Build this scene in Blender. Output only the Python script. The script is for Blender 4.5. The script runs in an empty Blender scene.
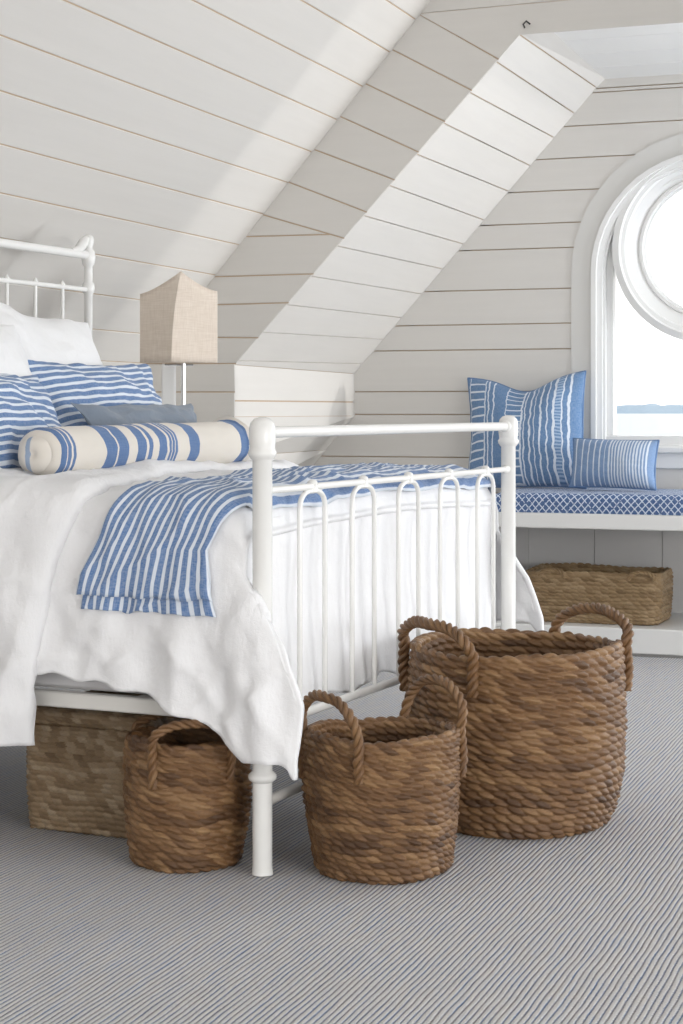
import bpy, math, random
import numpy as np
from mathutils import Vector, noise
random.seed(7)
rng = np.random.default_rng(7)
SC = bpy.context.scene
PI = math.pi
# ------------------------------------------------------------------ camera, world, sun, exposure
F = 1800.0; CX = 341.5; HY = 410.0
PHI = math.radians(20.1); CP, SP = math.cos(PHI), math.sin(PHI)
cam_d = bpy.data.cameras.new('camera'); cam = bpy.data.objects.new('camera', cam_d)
SC.collection.objects.link(cam); SC.camera = cam
cam.location = (0, 0, 1.0); cam.rotation_euler = (PI/2, 0, PHI)
cam_d.sensor_width = 36; cam_d.sensor_fit = 'AUTO'; cam_d.lens = F/1024*36
cam_d.shift_y = -(512-HY)/1024; cam_d.clip_start = .05; cam_d.clip_end = 4000

wd = bpy.data.worlds.new('world'); SC.world = wd; wd.use_nodes = True
nt = wd.node_tree; nt.nodes.clear()
wo = nt.nodes.new('ShaderNodeOutputWorld'); bg = nt.nodes.new('ShaderNodeBackground')
tc = nt.nodes.new('ShaderNodeTexCoord'); sx = nt.nodes.new('ShaderNodeSeparateXYZ')
cr = nt.nodes.new('ShaderNodeValToRGB')
nt.links.new(tc.outputs['Generated'], sx.inputs[0]); nt.links.new(sx.outputs['Z'], cr.inputs[0])
cr.color_ramp.elements[0].position = 0.0; cr.color_ramp.elements[0].color = (1.0, .985, .965, 1)
cr.color_ramp.elements[1].position = 0.5; cr.color_ramp.elements[1].color = (1.0, .99, .975, 1)
nt.links.new(cr.outputs[0], bg.inputs[0]); bg.inputs[1].default_value = 1.05
nt.links.new(bg.outputs[0], wo.inputs[0])

sun_d = bpy.data.lights.new('sun', 'SUN'); sun = bpy.data.objects.new('sun', sun_d)
SC.collection.objects.link(sun); sun_d.energy = 0.36; sun_d.angle = math.radians(1.2); sun_d.color = (1, .97, .93)
sun.rotation_euler = Vector((1, 0, math.tan(math.radians(3)))).to_track_quat('Z', 'Y').to_euler()
sun.location = (6, 7, 2)

SC.view_settings.view_transform = 'Standard'; SC.view_settings.look = 'None'
SC.view_settings.gamma = 1; SC.view_settings.use_curve_mapping = False
SC.view_settings.exposure = 0.95
def fill_light(name, loc, target, sx_, sy_, watts, col=(.93, .965, 1.0), spread=180):
    d = bpy.data.lights.new(name, 'AREA'); d.shape = 'RECTANGLE'; d.size = sx_; d.size_y = sy_; d.energy = watts; d.color = col; d.spread = math.radians(spread)
    o = bpy.data.objects.new(name, d); SC.collection.objects.link(o); o.location = loc
    o.rotation_euler = (Vector(loc)-Vector(target)).to_track_quat('Z', 'Y').to_euler(); return o
fill_light('front_side_fill_light', (2.55, .6, 1.0), (-1.5, 3.9, .35), 1.8, 1.1, 15, (1, .99, .97), 105)  # added fill for the near side of the duvet, not a known window
# unseen area lamps on the right, added to brighten bed, foot end and alcove
fill_light('side_fill_light', (2.55, 4.3, .85), (0, 4.3, .25), 3.2, 1.1, 12, (.93, .965, 1), 115)  # added fill for foot drop and carpet; the wall behind it is closed
fill_light('alcove_fill_light', (1.75, 7.3, 1.1), (-1.5, 7.3, 1.35), 1.1, 1.5, 42)  # added fill for the alcove cheek, bench and ceiling

# ------------------------------------------------------------------ frames
def RD(r, d, z=0.0):          # right / depth of the viewer -> world
    return Vector((r*CP - d*SP, r*SP + d*CP, z))
def on_y(px, py, Y):          # point of the plane y = Y
    t = (px-CX)/F; D = Y/(t*SP+CP)
    return Vector((D*(t*CP-SP), Y, 1-(py-HY)/F*D))
def on_z(px, py, z):
    D = (1-z)*F/(py-HY); return RD((px-CX)/F*D, D, z)
BA = 24.8; CB, SB = math.cos(math.radians(BA)), math.sin(math.radians(BA))
def B(u, v, z=0.0):           # bed frame: u from foot to head, v from near side to far side
    return RD(-.170 - CB*u + SB*v, 3.87 + SB*u + CB*v, z)

# ------------------------------------------------------------------ materials
def new_mat(name):
    m = bpy.data.materials.new(name); m.use_nodes = True
    n = m.node_tree.nodes; l = m.node_tree.links
    return m, n, l, n['Principled BSDF']
def mix(n, l, fac, a, b, mode='MIX'):
    x = n.new('ShaderNodeMix'); x.data_type = 'RGBA'; x.blend_type = mode
    for inp, val in ((x.inputs[0], fac), (x.inputs[6], a), (x.inputs[7], b)):
        if hasattr(val, 'is_output') or isinstance(val, bpy.types.NodeSocket): l.new(val, inp)
        elif isinstance(val, tuple): inp.default_value = val if len(val) == 4 else val+(1,)
        else: inp.default_value = val
    return x.outputs[2]
def mth(n, l, op, a, b=None, c=None):
    x = n.new('ShaderNodeMath'); x.operation = op
    for i, val in enumerate((a, b, c)):
        if val is None: continue
        if isinstance(val, bpy.types.NodeSocket): l.new(val, x.inputs[i])
        else: x.inputs[i].default_value = val
    return x.outputs[0]
def noise_tex(n, l, vec, scale, detail=3, rough=.5, out=0):
    x = n.new('ShaderNodeTexNoise'); x.inputs['Scale'].default_value = scale
    x.inputs['Detail'].default_value = detail; x.inputs['Roughness'].default_value = rough
    if vec is not None: l.new(vec, x.inputs['Vector'])
    return x.outputs[out]
def mapping(n, l, vec, scale=(1,1,1), rot=(0,0,0)):
    x = n.new('ShaderNodeMapping'); x.inputs['Scale'].default_value = scale; x.inputs['Rotation'].default_value = rot
    l.new(vec, x.inputs['Vector']); return x.outputs[0]
def ramp(n, l, fac, stops, interp='LINEAR'):
    x = n.new('ShaderNodeValToRGB'); r = x.color_ramp; r.interpolation = interp
    while len(r.elements) < len(stops): r.elements.new(.5)
    for e, (p, c) in zip(r.elements, stops):
        e.position = p; e.color = (c[0], c[1], c[2], 1) if isinstance(c, tuple) else (c, c, c, 1)
    l.new(fac, x.inputs[0]); return x.outputs[0]
def bump(n, l, bs, h, strength, dist=.001):
    b = n.new('ShaderNodeBump'); b.inputs['Strength'].default_value = strength; b.inputs['Distance'].default_value = dist
    l.new(h, b.inputs['Height']); l.new(b.outputs[0], bs.inputs['Normal'])
def simple(name, col, rough=.5, metal=0, var=.04, scale=6, bmp=0, bscale=300, bd=.0005):
    m, n, l, bs = new_mat(name)
    t = n.new('ShaderNodeTexCoord').outputs['Object']
    f = noise_tex(n, l, t, scale, 4)
    c2 = tuple(max(0, c*(1-var*2)) for c in col)
    l.new(mix(n, l, f, col, c2), bs.inputs['Base Color'])
    bs.inputs['Roughness'].default_value = rough; bs.inputs['Metallic'].default_value = metal
    if bmp: bump(n, l, bs, noise_tex(n, l, t, bscale, 2), bmp, bd)
    return m

def painted_boards(name, col, axis):
    m, n, l, bs = new_mat(name)
    t = n.new('ShaderNodeTexCoord').outputs['Object']
    sc = [26, 26, 26]; sc[axis] = 1.6
    g = noise_tex(n, l, mapping(n, l, t, tuple(sc)), 1.0, 5, .6)
    big = noise_tex(n, l, t, 1.3, 2)
    c = mix(n, l, ramp(n, l, g, [(.35, 0.0), (.75, 1.0)]), col, tuple(x*.955 for x in col))
    c = mix(n, l, mth(n, l, 'MULTIPLY', big, .35), c, (col[0]*.97, col[1]*.95, col[2]*.92))
    l.new(c, bs.inputs['Base Color']); bs.inputs['Roughness'].default_value = .48
    bump(n, l, bs, g, .25, .0008)
    return m
PAINT = (.70, .68, .65)
M = {}
M['board_y'] = painted_boards('painted_boards_lengthwise', PAINT, 1)
M['board_x'] = painted_boards('painted_boards_across', PAINT, 0)
M['gap'] = simple('bare_wood_gap', (.60, .46, .33), .8, var=.1)
M['trim'] = simple('white_trim_paint', (.86, .86, .85), .35, var=.015)
M['casing'] = simple('cream_casing_paint', (.70, .69, .665), .4, var=.02)
M['metal'] = simple('white_enamel', (.84, .835, .815), .25, var=.03, scale=20, bmp=.15, bscale=40, bd=.001)
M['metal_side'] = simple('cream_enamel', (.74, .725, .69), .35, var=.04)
M['chrome'] = simple('brushed_steel', (.75, .75, .76), .2, metal=1)
M['mattress'] = simple('mattress_ticking', (.78, .77, .78), .9, var=.03, bmp=.3)
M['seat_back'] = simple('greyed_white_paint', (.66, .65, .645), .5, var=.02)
M['gap_grey'] = simple('panel_gap', (.45, .44, .43), .6)

def cloth(name, col, var=.03):
    m, n, l, bs = new_mat(name)
    t = n.new('ShaderNodeTexCoord').outputs['Object']
    f = noise_tex(n, l, t, 5, 5)
    l.new(mix(n, l, f, col, tuple(c*(1-var*2) for c in col)), bs.inputs['Base Color'])
    bs.inputs['Roughness'].default_value = .9
    bs.inputs['Sheen Weight'].default_value = .15
    w = n.new('ShaderNodeTexNoise'); w.inputs['Scale'].default_value = 420; l.new(t, w.inputs['Vector'])
    cre = noise_tex(n, l, mapping(n, l, t, (9, 9, 4)), 1, 5, .6)
    cre = mth(n, l, 'ABSOLUTE', mth(n, l, 'SUBTRACT', cre, .5))
    s = mth(n, l, 'ADD', mth(n, l, 'MULTIPLY', noise_tex(n, l, t, 28, 4), 3.0), mth(n, l, 'MULTIPLY', w.outputs[0], .6))
    s = mth(n, l, 'ADD', s, mth(n, l, 'MULTIPLY', cre, -9.0))
    bump(n, l, bs, s, .5, .002)
    return m
M['linen'] = cloth('white_linen', (.89, .89, .905))
M['cotton'] = cloth('white_cotton', (.87, .87, .88))
M['slate'] = cloth('slate_blue_linen', (.235, .28, .345), .12)

def uvnodes(n, l):
    uv = n.new('ShaderNodeUVMap').outputs[0]
    s = n.new('ShaderNodeSeparateXYZ'); l.new(uv, s.inputs[0])
    return uv, s.outputs[0], s.outputs[1]
BLUE = (.085, .19, .40); OFFW = (.78, .80, .84); ECRU = (.76, .71, .64)
def fabric_finish(n, l, bs, col, uv, ws=260, heather=.35):
    """woven threads: lighter and darker yarns plus a fine bump"""
    g = noise_tex(n, l, mapping(n, l, uv, (ws, ws*.12, 1)), 1, 2)
    h = noise_tex(n, l, mapping(n, l, uv, (ws*.12, ws, 1)), 1, 2)
    f = mth(n, l, 'MULTIPLY', mth(n, l, 'ADD', g, h), .5)
    f2 = ramp(n, l, f, [(.38, 0.0), (.62, 1.0)])
    c = mix(n, l, mth(n, l, 'MULTIPLY', f2, heather), col, (.62, .68, .78))
    l.new(c, bs.inputs['Base Color']); bs.inputs['Roughness'].default_value = .9
    bs.inputs['Sheen Weight'].default_value = .1
    bump(n, l, bs, f, .4, .001)
def wobble(n, l, uv, coord, scale, amt):
    q = noise_tex(n, l, uv, scale, 2)
    return mth(n, l, 'ADD', coord, mth(n, l, 'MULTIPLY', mth(n, l, 'SUBTRACT', q, .5), amt))
def stripes_mat(name, count, blue=BLUE, white=OFFW, duty=.6, wob=.02, heather=.22, axis=0, wscale=9):
    m, n, l, bs = new_mat(name); uv, u, v = uvnodes(n, l)
    x = wobble(n, l, uv, u if axis == 0 else v, wscale, wob)
    fr = mth(n, l, 'FRACT', mth(n, l, 'MULTIPLY', x, count))
    d = mth(n, l, 'ABSOLUTE', mth(n, l, 'SUBTRACT', fr, .5))
    w = noise_tex(n, l, mapping(n, l, uv, (14, 14, 1)), 1, 2)
    d = mth(n, l, 'ADD', d, mth(n, l, 'MULTIPLY', mth(n, l, 'SUBTRACT', w, .5), .10))
    mask = ramp(n, l, d, [(duty/2-.03, 0.0), (duty/2+.03, 1.0)])
    fabric_finish(n, l, bs, mix(n, l, mask, blue, white), uv, heather=heather)
    return m
def banded_mat(name, base, bands, wob=.004, heather=.15, ladder=None, blue=BLUE):
    """bands: (u0, u1, colour) woven across the cloth; ladder: (u0, u1, rungs per length)"""
    m, n, l, bs = new_mat(name); uv, u, v = uvnodes(n, l)
    x = wobble(n, l, uv, u, 12, wob)
    col = None
    for k0 in range(0, len(bands), 14):
        stops = [(0.0, base)]; mk = [(0.0, 0.0)]
        for a, b, c in bands[k0:k0+14]: stops += [(a, c), (b, base)]; mk += [(a, 1.0), (b, 0.0)]
        cc_ = ramp(n, l, x, stops, 'CONSTANT')
        col = cc_ if col is None else mix(n, l, ramp(n, l, x, mk, 'CONSTANT'), col, cc_)
    for k, (a, b, rungs, w, c) in enumerate(ladder or []):
        ins = mth(n, l, 'MULTIPLY', mth(n, l, 'GREATER_THAN', x, a), mth(n, l, 'LESS_THAN', x, b))
        yy = wobble(n, l, uv, v, 7, .03)
        fr = mth(n, l, 'FRACT', mth(n, l, 'MULTIPLY', yy, rungs))
        rg = mth(n, l, 'LESS_THAN', fr, w)
        col = mix(n, l, mth(n, l, 'MULTIPLY', ins, rg), col, c)
    fabric_finish(n, l, bs, col, uv, heather=heather)
    return m
M['throw'] = stripes_mat('throw_stripes', 15, (.085, .18, .39), (.72, .77, .84), .62, .006, .3)
M['throw_low'] = M['throw']
M['pillow_stripe'] = stripes_mat('pillow_stripes', 15, (.085, .18, .38), (.74, .79, .86), .62, .02, .25, axis=1, wscale=5)
SB_ = (.095, .18, .37)
def multi(a, b, k=3, c=SB_):      # a band broken by hairline gaps
    w = (b-a)/(k*1.0); return [(a+i*w, a+i*w+w*.72, c) for i in range(k)]
_bs = (multi(.11, .165) + [(.279, .326, SB_), (.334, .374, SB_), (.414, .454, SB_), (.466, .482, SB_), (.51, .547, SB_)] + multi(.556, .60) + [(.654, .704, SB_), (.925, .962, SB_)])
_bs = [((.15+1.12*a-.25)/1.02, (.15+1.12*b-.25)/1.02, c) for a, b, c in _bs]
M['bolster'] = banded_mat('bolster_stripes', ECRU, _bs, .003, .08)
W_ = (.66, .72, .80)
M['ikat'] = banded_mat('indigo_ladder_cloth', (.085, .19, .37),
    [(.02, .03, W_), (.17, .18, W_), (.20, .212, W_), (.25, .258, W_), (.36, .37, W_), (.50, .512, W_), (.53, .54, W_), (.58, .595, W_), (.625, .632, W_), (.67, .685, W_), (.73, .74, W_), (.78, .80, W_), (.85, .86, W_), (.90, .92, W_)],
    .035, .20, ladder=[(.03, .17, 13, .22, W_), (.37, .50, 15, .2, W_), (.80, .85, 34, .5, (.3, .42, .6))])
M['lumbar'] = banded_mat('pinstripe_cloth', (.14, .25, .45),
    [(.05, .07, W_), (.14, .155, W_), (.22, .235, W_), (.30, .315, W_), (.37, .385, W_), (.43, .44, W_)] +
    [(.48+.036*i, .48+.036*i+.018, W_) for i in range(13)], .004, .25)

def scallop_mat():
    m, n, l, bs = new_mat('indigo_lattice_cloth'); uv, u, v = uvnodes(n, l)
    x = wobble(n, l, uv, u, 6, .01); y = wobble(n, l, mapping(n, l, uv, (1, 1, 1), (0, 0, 1)), v, 6, .01)
    xs = mth(n, l, 'MULTIPLY', x, 17.0); ys = mth(n, l, 'MULTIPLY', y, 30.0)
    tri = mth(n, l, 'PINGPONG', xs, .5)
    masks = []
    for sgn in (1, -1):
        z = mth(n, l, 'FRACT', mth(n, l, 'ADD', ys, mth(n, l, 'MULTIPLY', tri, 2.0*sgn)))
        masks.append(mth(n, l, 'LESS_THAN', z, .2))
    mk = mth(n, l, 'MAXIMUM', masks[0], masks[1])
    w = noise_tex(n, l, uv, 60, 2)
    mk = mth(n, l, 'MULTIPLY', mk, mth(n, l, 'GREATER_THAN', w, .38))
    fabric_finish(n, l, bs, mix(n, l, mk, (.045, .11, .28), (.62, .70, .82)), uv, heather=.12)
    return m
M['lattice'] = scallop_mat()

def shade_mat():
    m, n, l, bs = new_mat('linen_shade'); t = n.new('ShaderNodeTexCoord').outputs['Object']
    a = noise_tex(n, l, mapping(n, l, t, (260, 260, 20)), 1, 2); b = noise_tex(n, l, mapping(n, l, t, (20, 20, 260)), 1, 2)
    f = ramp(n, l, mth(n, l, 'MULTIPLY', mth(n, l, 'ADD', a, b), .5), [(.35, 0.0), (.65, 1.0)])
    l.new(mix(n, l, f, (.66, .565, .475), (.76, .67, .58)), bs.inputs['Base Color']); bs.inputs['Roughness'].default_value = .9
    bump(n, l, bs, f, .3, .0006); return m
M['shade'] = shade_mat()

def carpet_mat():
    m, n, l, bs = new_mat('ribbed_wool_carpet'); t = n.new('ShaderNodeTexCoord').outputs['Object']
    s = n.new('ShaderNodeSeparateXYZ'); l.new(t, s.inputs[0])
    nz = noise_tex(n, l, mapping(n, l, t, (14, 5, 1)), 1, 3)
    x = mth(n, l, 'ADD', s.outputs[0], mth(n, l, 'MULTIPLY', mth(n, l, 'SUBTRACT', nz, .5), .010))
    fr = mth(n, l, 'FRACT', mth(n, l, 'MULTIPLY', x, 1/.0112))
    d = mth(n, l, 'ABSOLUTE', mth(n, l, 'SUBTRACT', fr, .5))          # 0.5 in the furrow
    bead = noise_tex(n, l, mapping(n, l, t, (330, 170, 1)), 1, 1)
    dd = mth(n, l, 'ADD', d, mth(n, l, 'MULTIPLY', mth(n, l, 'SUBTRACT', bead, .5), .35))
    line = ramp(n, l, dd, [(.27, 0.0), (.42, 1.0)])
    patch = ramp(n, l, noise_tex(n, l, mapping(n, l, t, (60, 7, 1)), 1, 3), [(.40, 0.0), (.62, 1.0)])
    dark = mix(n, l, patch, (.22, .21, .22), (.09, .15, .29))
    p2 = noise_tex(n, l, mapping(n, l, t, (90, 16, 1)), 1, 2)
    light = mix(n, l, p2, (.62, .58, .53), (.53, .55, .59))
    l.new(mix(n, l, mth(n, l, 'MULTIPLY', line, mth(n, l, 'ADD', .45, mth(n, l, 'MULTIPLY', noise_tex(n, l, mapping(n, l, t, (70, 9, 1)), 1, 2), .7))), light, dark), bs.inputs['Base Color'])
    bs.inputs['Roughness'].default_value = 1
    h = mth(n, l, 'SUBTRACT', mth(n, l, 'MULTIPLY', bead, .5), mth(n, l, 'POWER', mth(n, l, 'MULTIPLY', d, 2.0), 3.0))
    bump(n, l, bs, h, .7, .003); return m
M['carpet'] = carpet_mat()

def weave_mat(name, c0, c1, c2):
    m, n, l, bs = new_mat(name)
    a = n.new('ShaderNodeAttribute'); a.attribute_name = 'tone'
    uv, u, v = uvnodes(n, l)
    fib = noise_tex(n, l, mapping(n, l, uv, (10, 340, 1)), 1, 4, .65)       # fibres along the braid
    col = ramp(n, l, a.outputs['Fac'], [(0.0, c0), (.5, c1), (1.0, c2)])
    fr = ramp(n, l, fib, [(.3, 0.0), (.7, 1.0)])
    col = mix(n, l, mth(n, l, 'MULTIPLY', fr, .6), col, tuple(x*.5 for x in c0), 'MIX')
    l.new(col, bs.inputs['Base Color']); bs.inputs['Roughness'].default_value = .40
    bs.inputs['Specular IOR Level'].default_value = .5
    bump(n, l, bs, fib, .8, .0018); return m
M['hyacinth'] = weave_mat('braided_hyacinth', (.095, .044, .017), (.25, .130, .054), (.46, .275, .13))
M['seagrass'] = weave_mat('weathered_seagrass', (.20, .125, .065), (.40, .28, .165), (.62, .49, .34))
M['pale_weave'] = weave_mat('dry_rush', (.22, .135, .060), (.40, .27, .14), (.55, .40, .24))

def glass_mat():
    m = bpy.data.materials.new('window_glass'); m.use_nodes = True; n = m.node_tree.nodes; l = m.node_tree.links; n.clear()
    o = n.new('ShaderNodeOutputMaterial'); t = n.new('ShaderNodeBsdfTransparent'); g = n.new('ShaderNodeBsdfGlossy')
    g.inputs['Roughness'].default_value = .02; f = n.new('ShaderNodeFresnel'); f.inputs[0].default_value = 1.45
    x = n.new('ShaderNodeMixShader'); l.new(f.outputs[0], x.inputs[0]); l.new(t.outputs[0], x.inputs[1]); l.new(g.outputs[0], x.inputs[2]); l.new(x.outputs[0], o.inputs[0]); return m
M['glass'] = glass_mat()
M['sea'] = simple('pale_sea', (.40, .445, .48), .6, var=.04, scale=.05)
M['shore'] = simple('haze_tinted_shore', (.26, .34, .42), .95, var=.08, scale=.05)  # distance haze is mixed into this bluish base colour

# ------------------------------------------------------------------ object helpers
COL = SC.collection
def tag(o, label=None, cat=None, group=None, kind=None):
    if label: o['label'] = label
    if cat: o['category'] = cat
    if group: o['group'] = group
    if kind: o['kind'] = kind
    return o
def thing(name, loc, label, cat, group=None):
    o = bpy.data.objects.new(name, None); o.empty_display_size = .05; o.location = loc; COL.objects.link(o)
    return tag(o, label, cat, group)
def wloc(o):
    v = Vector((0, 0, 0))
    while o is not None: v += Vector(o.location); o = o.parent
    return v
def mesh_obj(name, verts, faces, mats, parent=None, uvs=None, mat_idx=None, smooth=True, origin=None, attrs=None, sharp=None):
    """verts in world coordinates; the origin moves to the parent's origin or to the base centre"""
    V = np.asarray([tuple(v) for v in verts], dtype=float) if not isinstance(verts, np.ndarray) else verts
    if parent is not None: org = np.array(wloc(parent)); loc = (0, 0, 0)
    else:
        mn, mx = V.min(0), V.max(0)
        org = np.array(origin) if origin is not None else np.array([(mn[0]+mx[0])/2, (mn[1]+mx[1])/2, mn[2]]); loc = tuple(org)
    me = bpy.data.meshes.new(name)
    if isinstance(faces, np.ndarray):
        nf, k = faces.shape
        me.vertices.add(len(V)); me.vertices.foreach_set('co', (V-org).ravel())
        me.loops.add(nf*k); me.loops.foreach_set('vertex_index', faces.ravel().astype(np.int32))
        me.polygons.add(nf); me.polygons.foreach_set('loop_start', np.arange(0, nf*k, k, dtype=np.int32))
        me.update(calc_edges=True)
    else:
        me.from_pydata([tuple(x) for x in (V-org)], [], faces)
    if not isinstance(mats, (list, tuple)): mats = [mats]
    for m in mats: me.materials.append(m)
    if mat_idx is not None: me.polygons.foreach_set('material_index', np.asarray(mat_idx, dtype=np.int32))
    if uvs is not None:      # per vertex
        lay = me.uv_layers.new(name='UVMap'); li = np.empty(len(me.loops), dtype=np.int32)
        me.loops.foreach_get('vertex_index', li); lay.data.foreach_set('uv', np.asarray(uvs)[li].ravel())
    for k, a in (attrs or {}).items():
        at = me.attributes.new(k, 'FLOAT', 'POINT'); at.data.foreach_set('value', np.asarray(a, dtype=np.float32))
    me.polygons.foreach_set('use_smooth', [smooth]*len(me.polygons))
    me.update()
    if smooth and sharp: me.set_sharp_from_angle(angle=math.radians(sharp))
    o = bpy.data.objects.new(name, me); COL.objects.link(o)
    if parent is not None: o.parent = parent
    o.location = loc
    return o

class MB:
    def __init__(s): s.v = []; s.f = []; s.m = []
    def add(s, vs, fs, mi=0):
        b = len(s.v); s.v += [Vector(v) for v in vs]; s.f += [tuple(b+i for i in f) for f in fs]; s.m += [mi]*len(fs)
    def hexa(s, lo, hi, mi=0):    # two matching quads
        s.add(list(lo)+list(hi), [(3,2,1,0), (4,5,6,7), (0,1,5,4), (1,2,6,5), (2,3,7,6), (3,0,4,7)], mi)
    def box(s, x0, x1, y0, y1, z0, z1, mi=0, fr=None, bev=0):
        f = fr or (lambda a, b, c: Vector((a, b, c)))
        if bev <= 0:
            s.hexa([f(x0,y0,z0), f(x1,y0,z0), f(x1,y1,z0), f(x0,y1,z0)], [f(x0,y0,z1), f(x1,y0,z1), f(x1,y1,z1), f(x0,y1,z1)], mi); return
        # chamfered box: 24 verts
        xs, ys, zs = (x0, x1), (y0, y1), (z0, z1); sg = (1, -1); V = []; idx = {}
        for i in (0, 1):
            for j in (0, 1):
                for k in (0, 1):
                    for a in range(3):
                        p = [xs[i], ys[j], zs[k]]; o = [sg[i]*bev, sg[j]*bev, sg[k]*bev]
                        q = [p[c]+(0 if c == a else o[c]) for c in range(3)]
                        idx[(i, j, k, a)] = len(V); V.append(f(*q))
        Fc = []
        for a in range(3):
            for e in (0, 1):
                cyc = [(0,0), (1,0), (1,1), (0,1)]; q = []
                for (m, n_) in cyc:
                    t = [0, 0, 0]; o = [c for c in range(3) if c != a]; t[a] = e; t[o[0]] = m; t[o[1]] = n_
                    q.append(idx[(*t, a)])
                Fc.append(tuple(q))
        for a in range(3):   # edges along axis a
            o = [c for c in range(3) if c != a]
            for m in (0, 1):
                for n_ in (0, 1):
                    t0 = [0,0,0]; t1 = [0,0,0]; t0[a] = 0; t1[a] = 1
                    t0[o[0]] = t1[o[0]] = m; t0[o[1]] = t1[o[1]] = n_
                    Fc.append((idx[(*t0, o[0])], idx[(*t0, o[1])], idx[(*t1, o[1])], idx[(*t1, o[0])]))
        for i in (0, 1):
            for j in (0, 1):
                for k in (0, 1): Fc.append(tuple(idx[(i, j, k, a)] for a in range(3)))
        s.add(V, Fc, mi)
    def tube(s, pts, r, seg=14, mi=0, cap=True, closed=False):
        pts = [Vector(p) for p in pts]; n = len(pts); rr = r if hasattr(r, '__len__') else [r]*n
        tan = []
        for i in range(n):
            a = pts[(i-1) % n] if (closed or i > 0) else pts[0]; b = pts[(i+1) % n] if (closed or i < n-1) else pts[-1]
            d = b-a; tan.append(d.normalized() if d.length > 1e-9 else (tan[-1] if tan else Vector((0,0,1))))
        up = Vector((0, 0, 1)) if abs(tan[0].z) < .9 else Vector((1, 0, 0)); nrm = (up - tan[0]*up.dot(tan[0])).normalized()
        V = []; Fc = []
        for i in range(n):
            nrm = (nrm - tan[i]*nrm.dot(tan[i])).normalized(); bi = tan[i].cross(nrm)
            for k in range(seg):
                a = 2*PI*k/seg; V.append(pts[i] + (nrm*math.cos(a)+bi*math.sin(a))*rr[i])
        m = n if closed else n-1
        for i in range(m):
            for k in range(seg):
                j = (i+1) % n; Fc.append((i*seg+k, i*seg+(k+1) % seg, j*seg+(k+1) % seg, j*seg+k))
        if cap and not closed:
            Fc.append(tuple(range(seg))[::-1]); Fc.append(tuple((n-1)*seg+k for k in range(seg)))
        s.add(V, Fc, mi)
    def lathe(s, base, prof, seg=32, mi=0):   # prof: (r, z)
        V = []; Fc = []
        for r, z in prof:
            for k in range(seg):
                a = 2*PI*k/seg; V.append(Vector(base)+Vector((r*math.cos(a), r*math.sin(a), z)))
        for i in range(len(prof)-1):
            for k in range(seg): Fc.append((i*seg+k, i*seg+(k+1) % seg, (i+1)*seg+(k+1) % seg, (i+1)*seg+k))
        Fc.append(tuple(range(seg))[::-1]); Fc.append(tuple((len(prof)-1)*seg+k for k in range(seg)))
        s.add(V, Fc, mi)
    def build(s, name, mats, parent=None, smooth=True, sharp=35, origin=None, recalc=True):
        o = mesh_obj(name, s.v, s.f, mats, parent, mat_idx=s.m, smooth=smooth, sharp=sharp if smooth else None, origin=origin)
        if recalc:
            import bmesh
            bm = bmesh.new(); bm.from_mesh(o.data); bmesh.ops.recalc_face_normals(bm, faces=bm.faces); bm.to_mesh(o.data); bm.free()
        return o

# ------------------------------------------------------------------ boarded planes
def clip(poly, a, b, keep):
    """keep the side of line a-b (2D) where cross*keep >= 0"""
    out = []
    def sd(p): return ((b[0]-a[0])*(p[1]-a[1]) - (b[1]-a[1])*(p[0]-a[0]))*keep
    for i in range(len(poly)):
        p, q = poly[i], poly[(i+1) % len(poly)]; sp, sq = sd(p), sd(q)
        if sp >= 0: out.append(p)
        if sp*sq < 0:
            t = sp/(sp-sq); out.append((p[0]+(q[0]-p[0])*t, p[1]+(q[1]-p[1])*t))
    return out
def shift_line(a, b, d):
    L = math.hypot(b[0]-a[0], b[1]-a[1]); n = (-(b[1]-a[1])/L*d, (b[0]-a[0])/L*d)
    return (a[0]+n[0], a[1]+n[1]), (b[0]+n[0], b[1]+n[1])
def area(p): return sum(p[i][0]*p[(i+1) % len(p)][1]-p[(i+1) % len(p)][0]*p[i][1] for i in range(len(p)))/2
def inset(poly, d):
    if area(poly) < 0: poly = poly[::-1]
    out = poly
    for i in range(len(poly)):
        a, b = poly[i], poly[(i+1) % len(poly)]
        if math.hypot(b[0]-a[0], b[1]-a[1]) < 1e-5: continue
        a2, b2 = shift_line(a, b, d); out = clip(out, a2, b2, 1)
    return out
def slab(mb, poly, to3, depth, mi, bev=0):
    """prism over a 2D polygon: back at 0, front at depth"""
    if area(poly) < 0: poly = poly[::-1]
    n = len(poly)
    top = poly; h = depth
    if bev:
        ins = inset(poly, bev)
        if len(ins) == n:
            V = [to3(p, 0) for p in poly]+[to3(p, depth-bev) for p in poly]+[to3(p, depth) for p in ins]
            Fc = [(i, (i+1) % n, n+(i+1) % n, n+i) for i in range(n)]+[(n+i, n+(i+1) % n, 2*n+(i+1) % n, 2*n+i) for i in range(n)]+[tuple(2*n+i for i in range(n)), tuple(range(n))[::-1]]
            mb.add(V, Fc, mi); return
    V = [to3(p, 0) for p in poly]+[to3(p, depth) for p in poly]
    mb.add(V, [(i, (i+1) % n, n+(i+1) % n, n+i) for i in range(n)]+[tuple(n+i for i in range(n)), tuple(range(n))[::-1]], mi)
GAP = .0050
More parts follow.
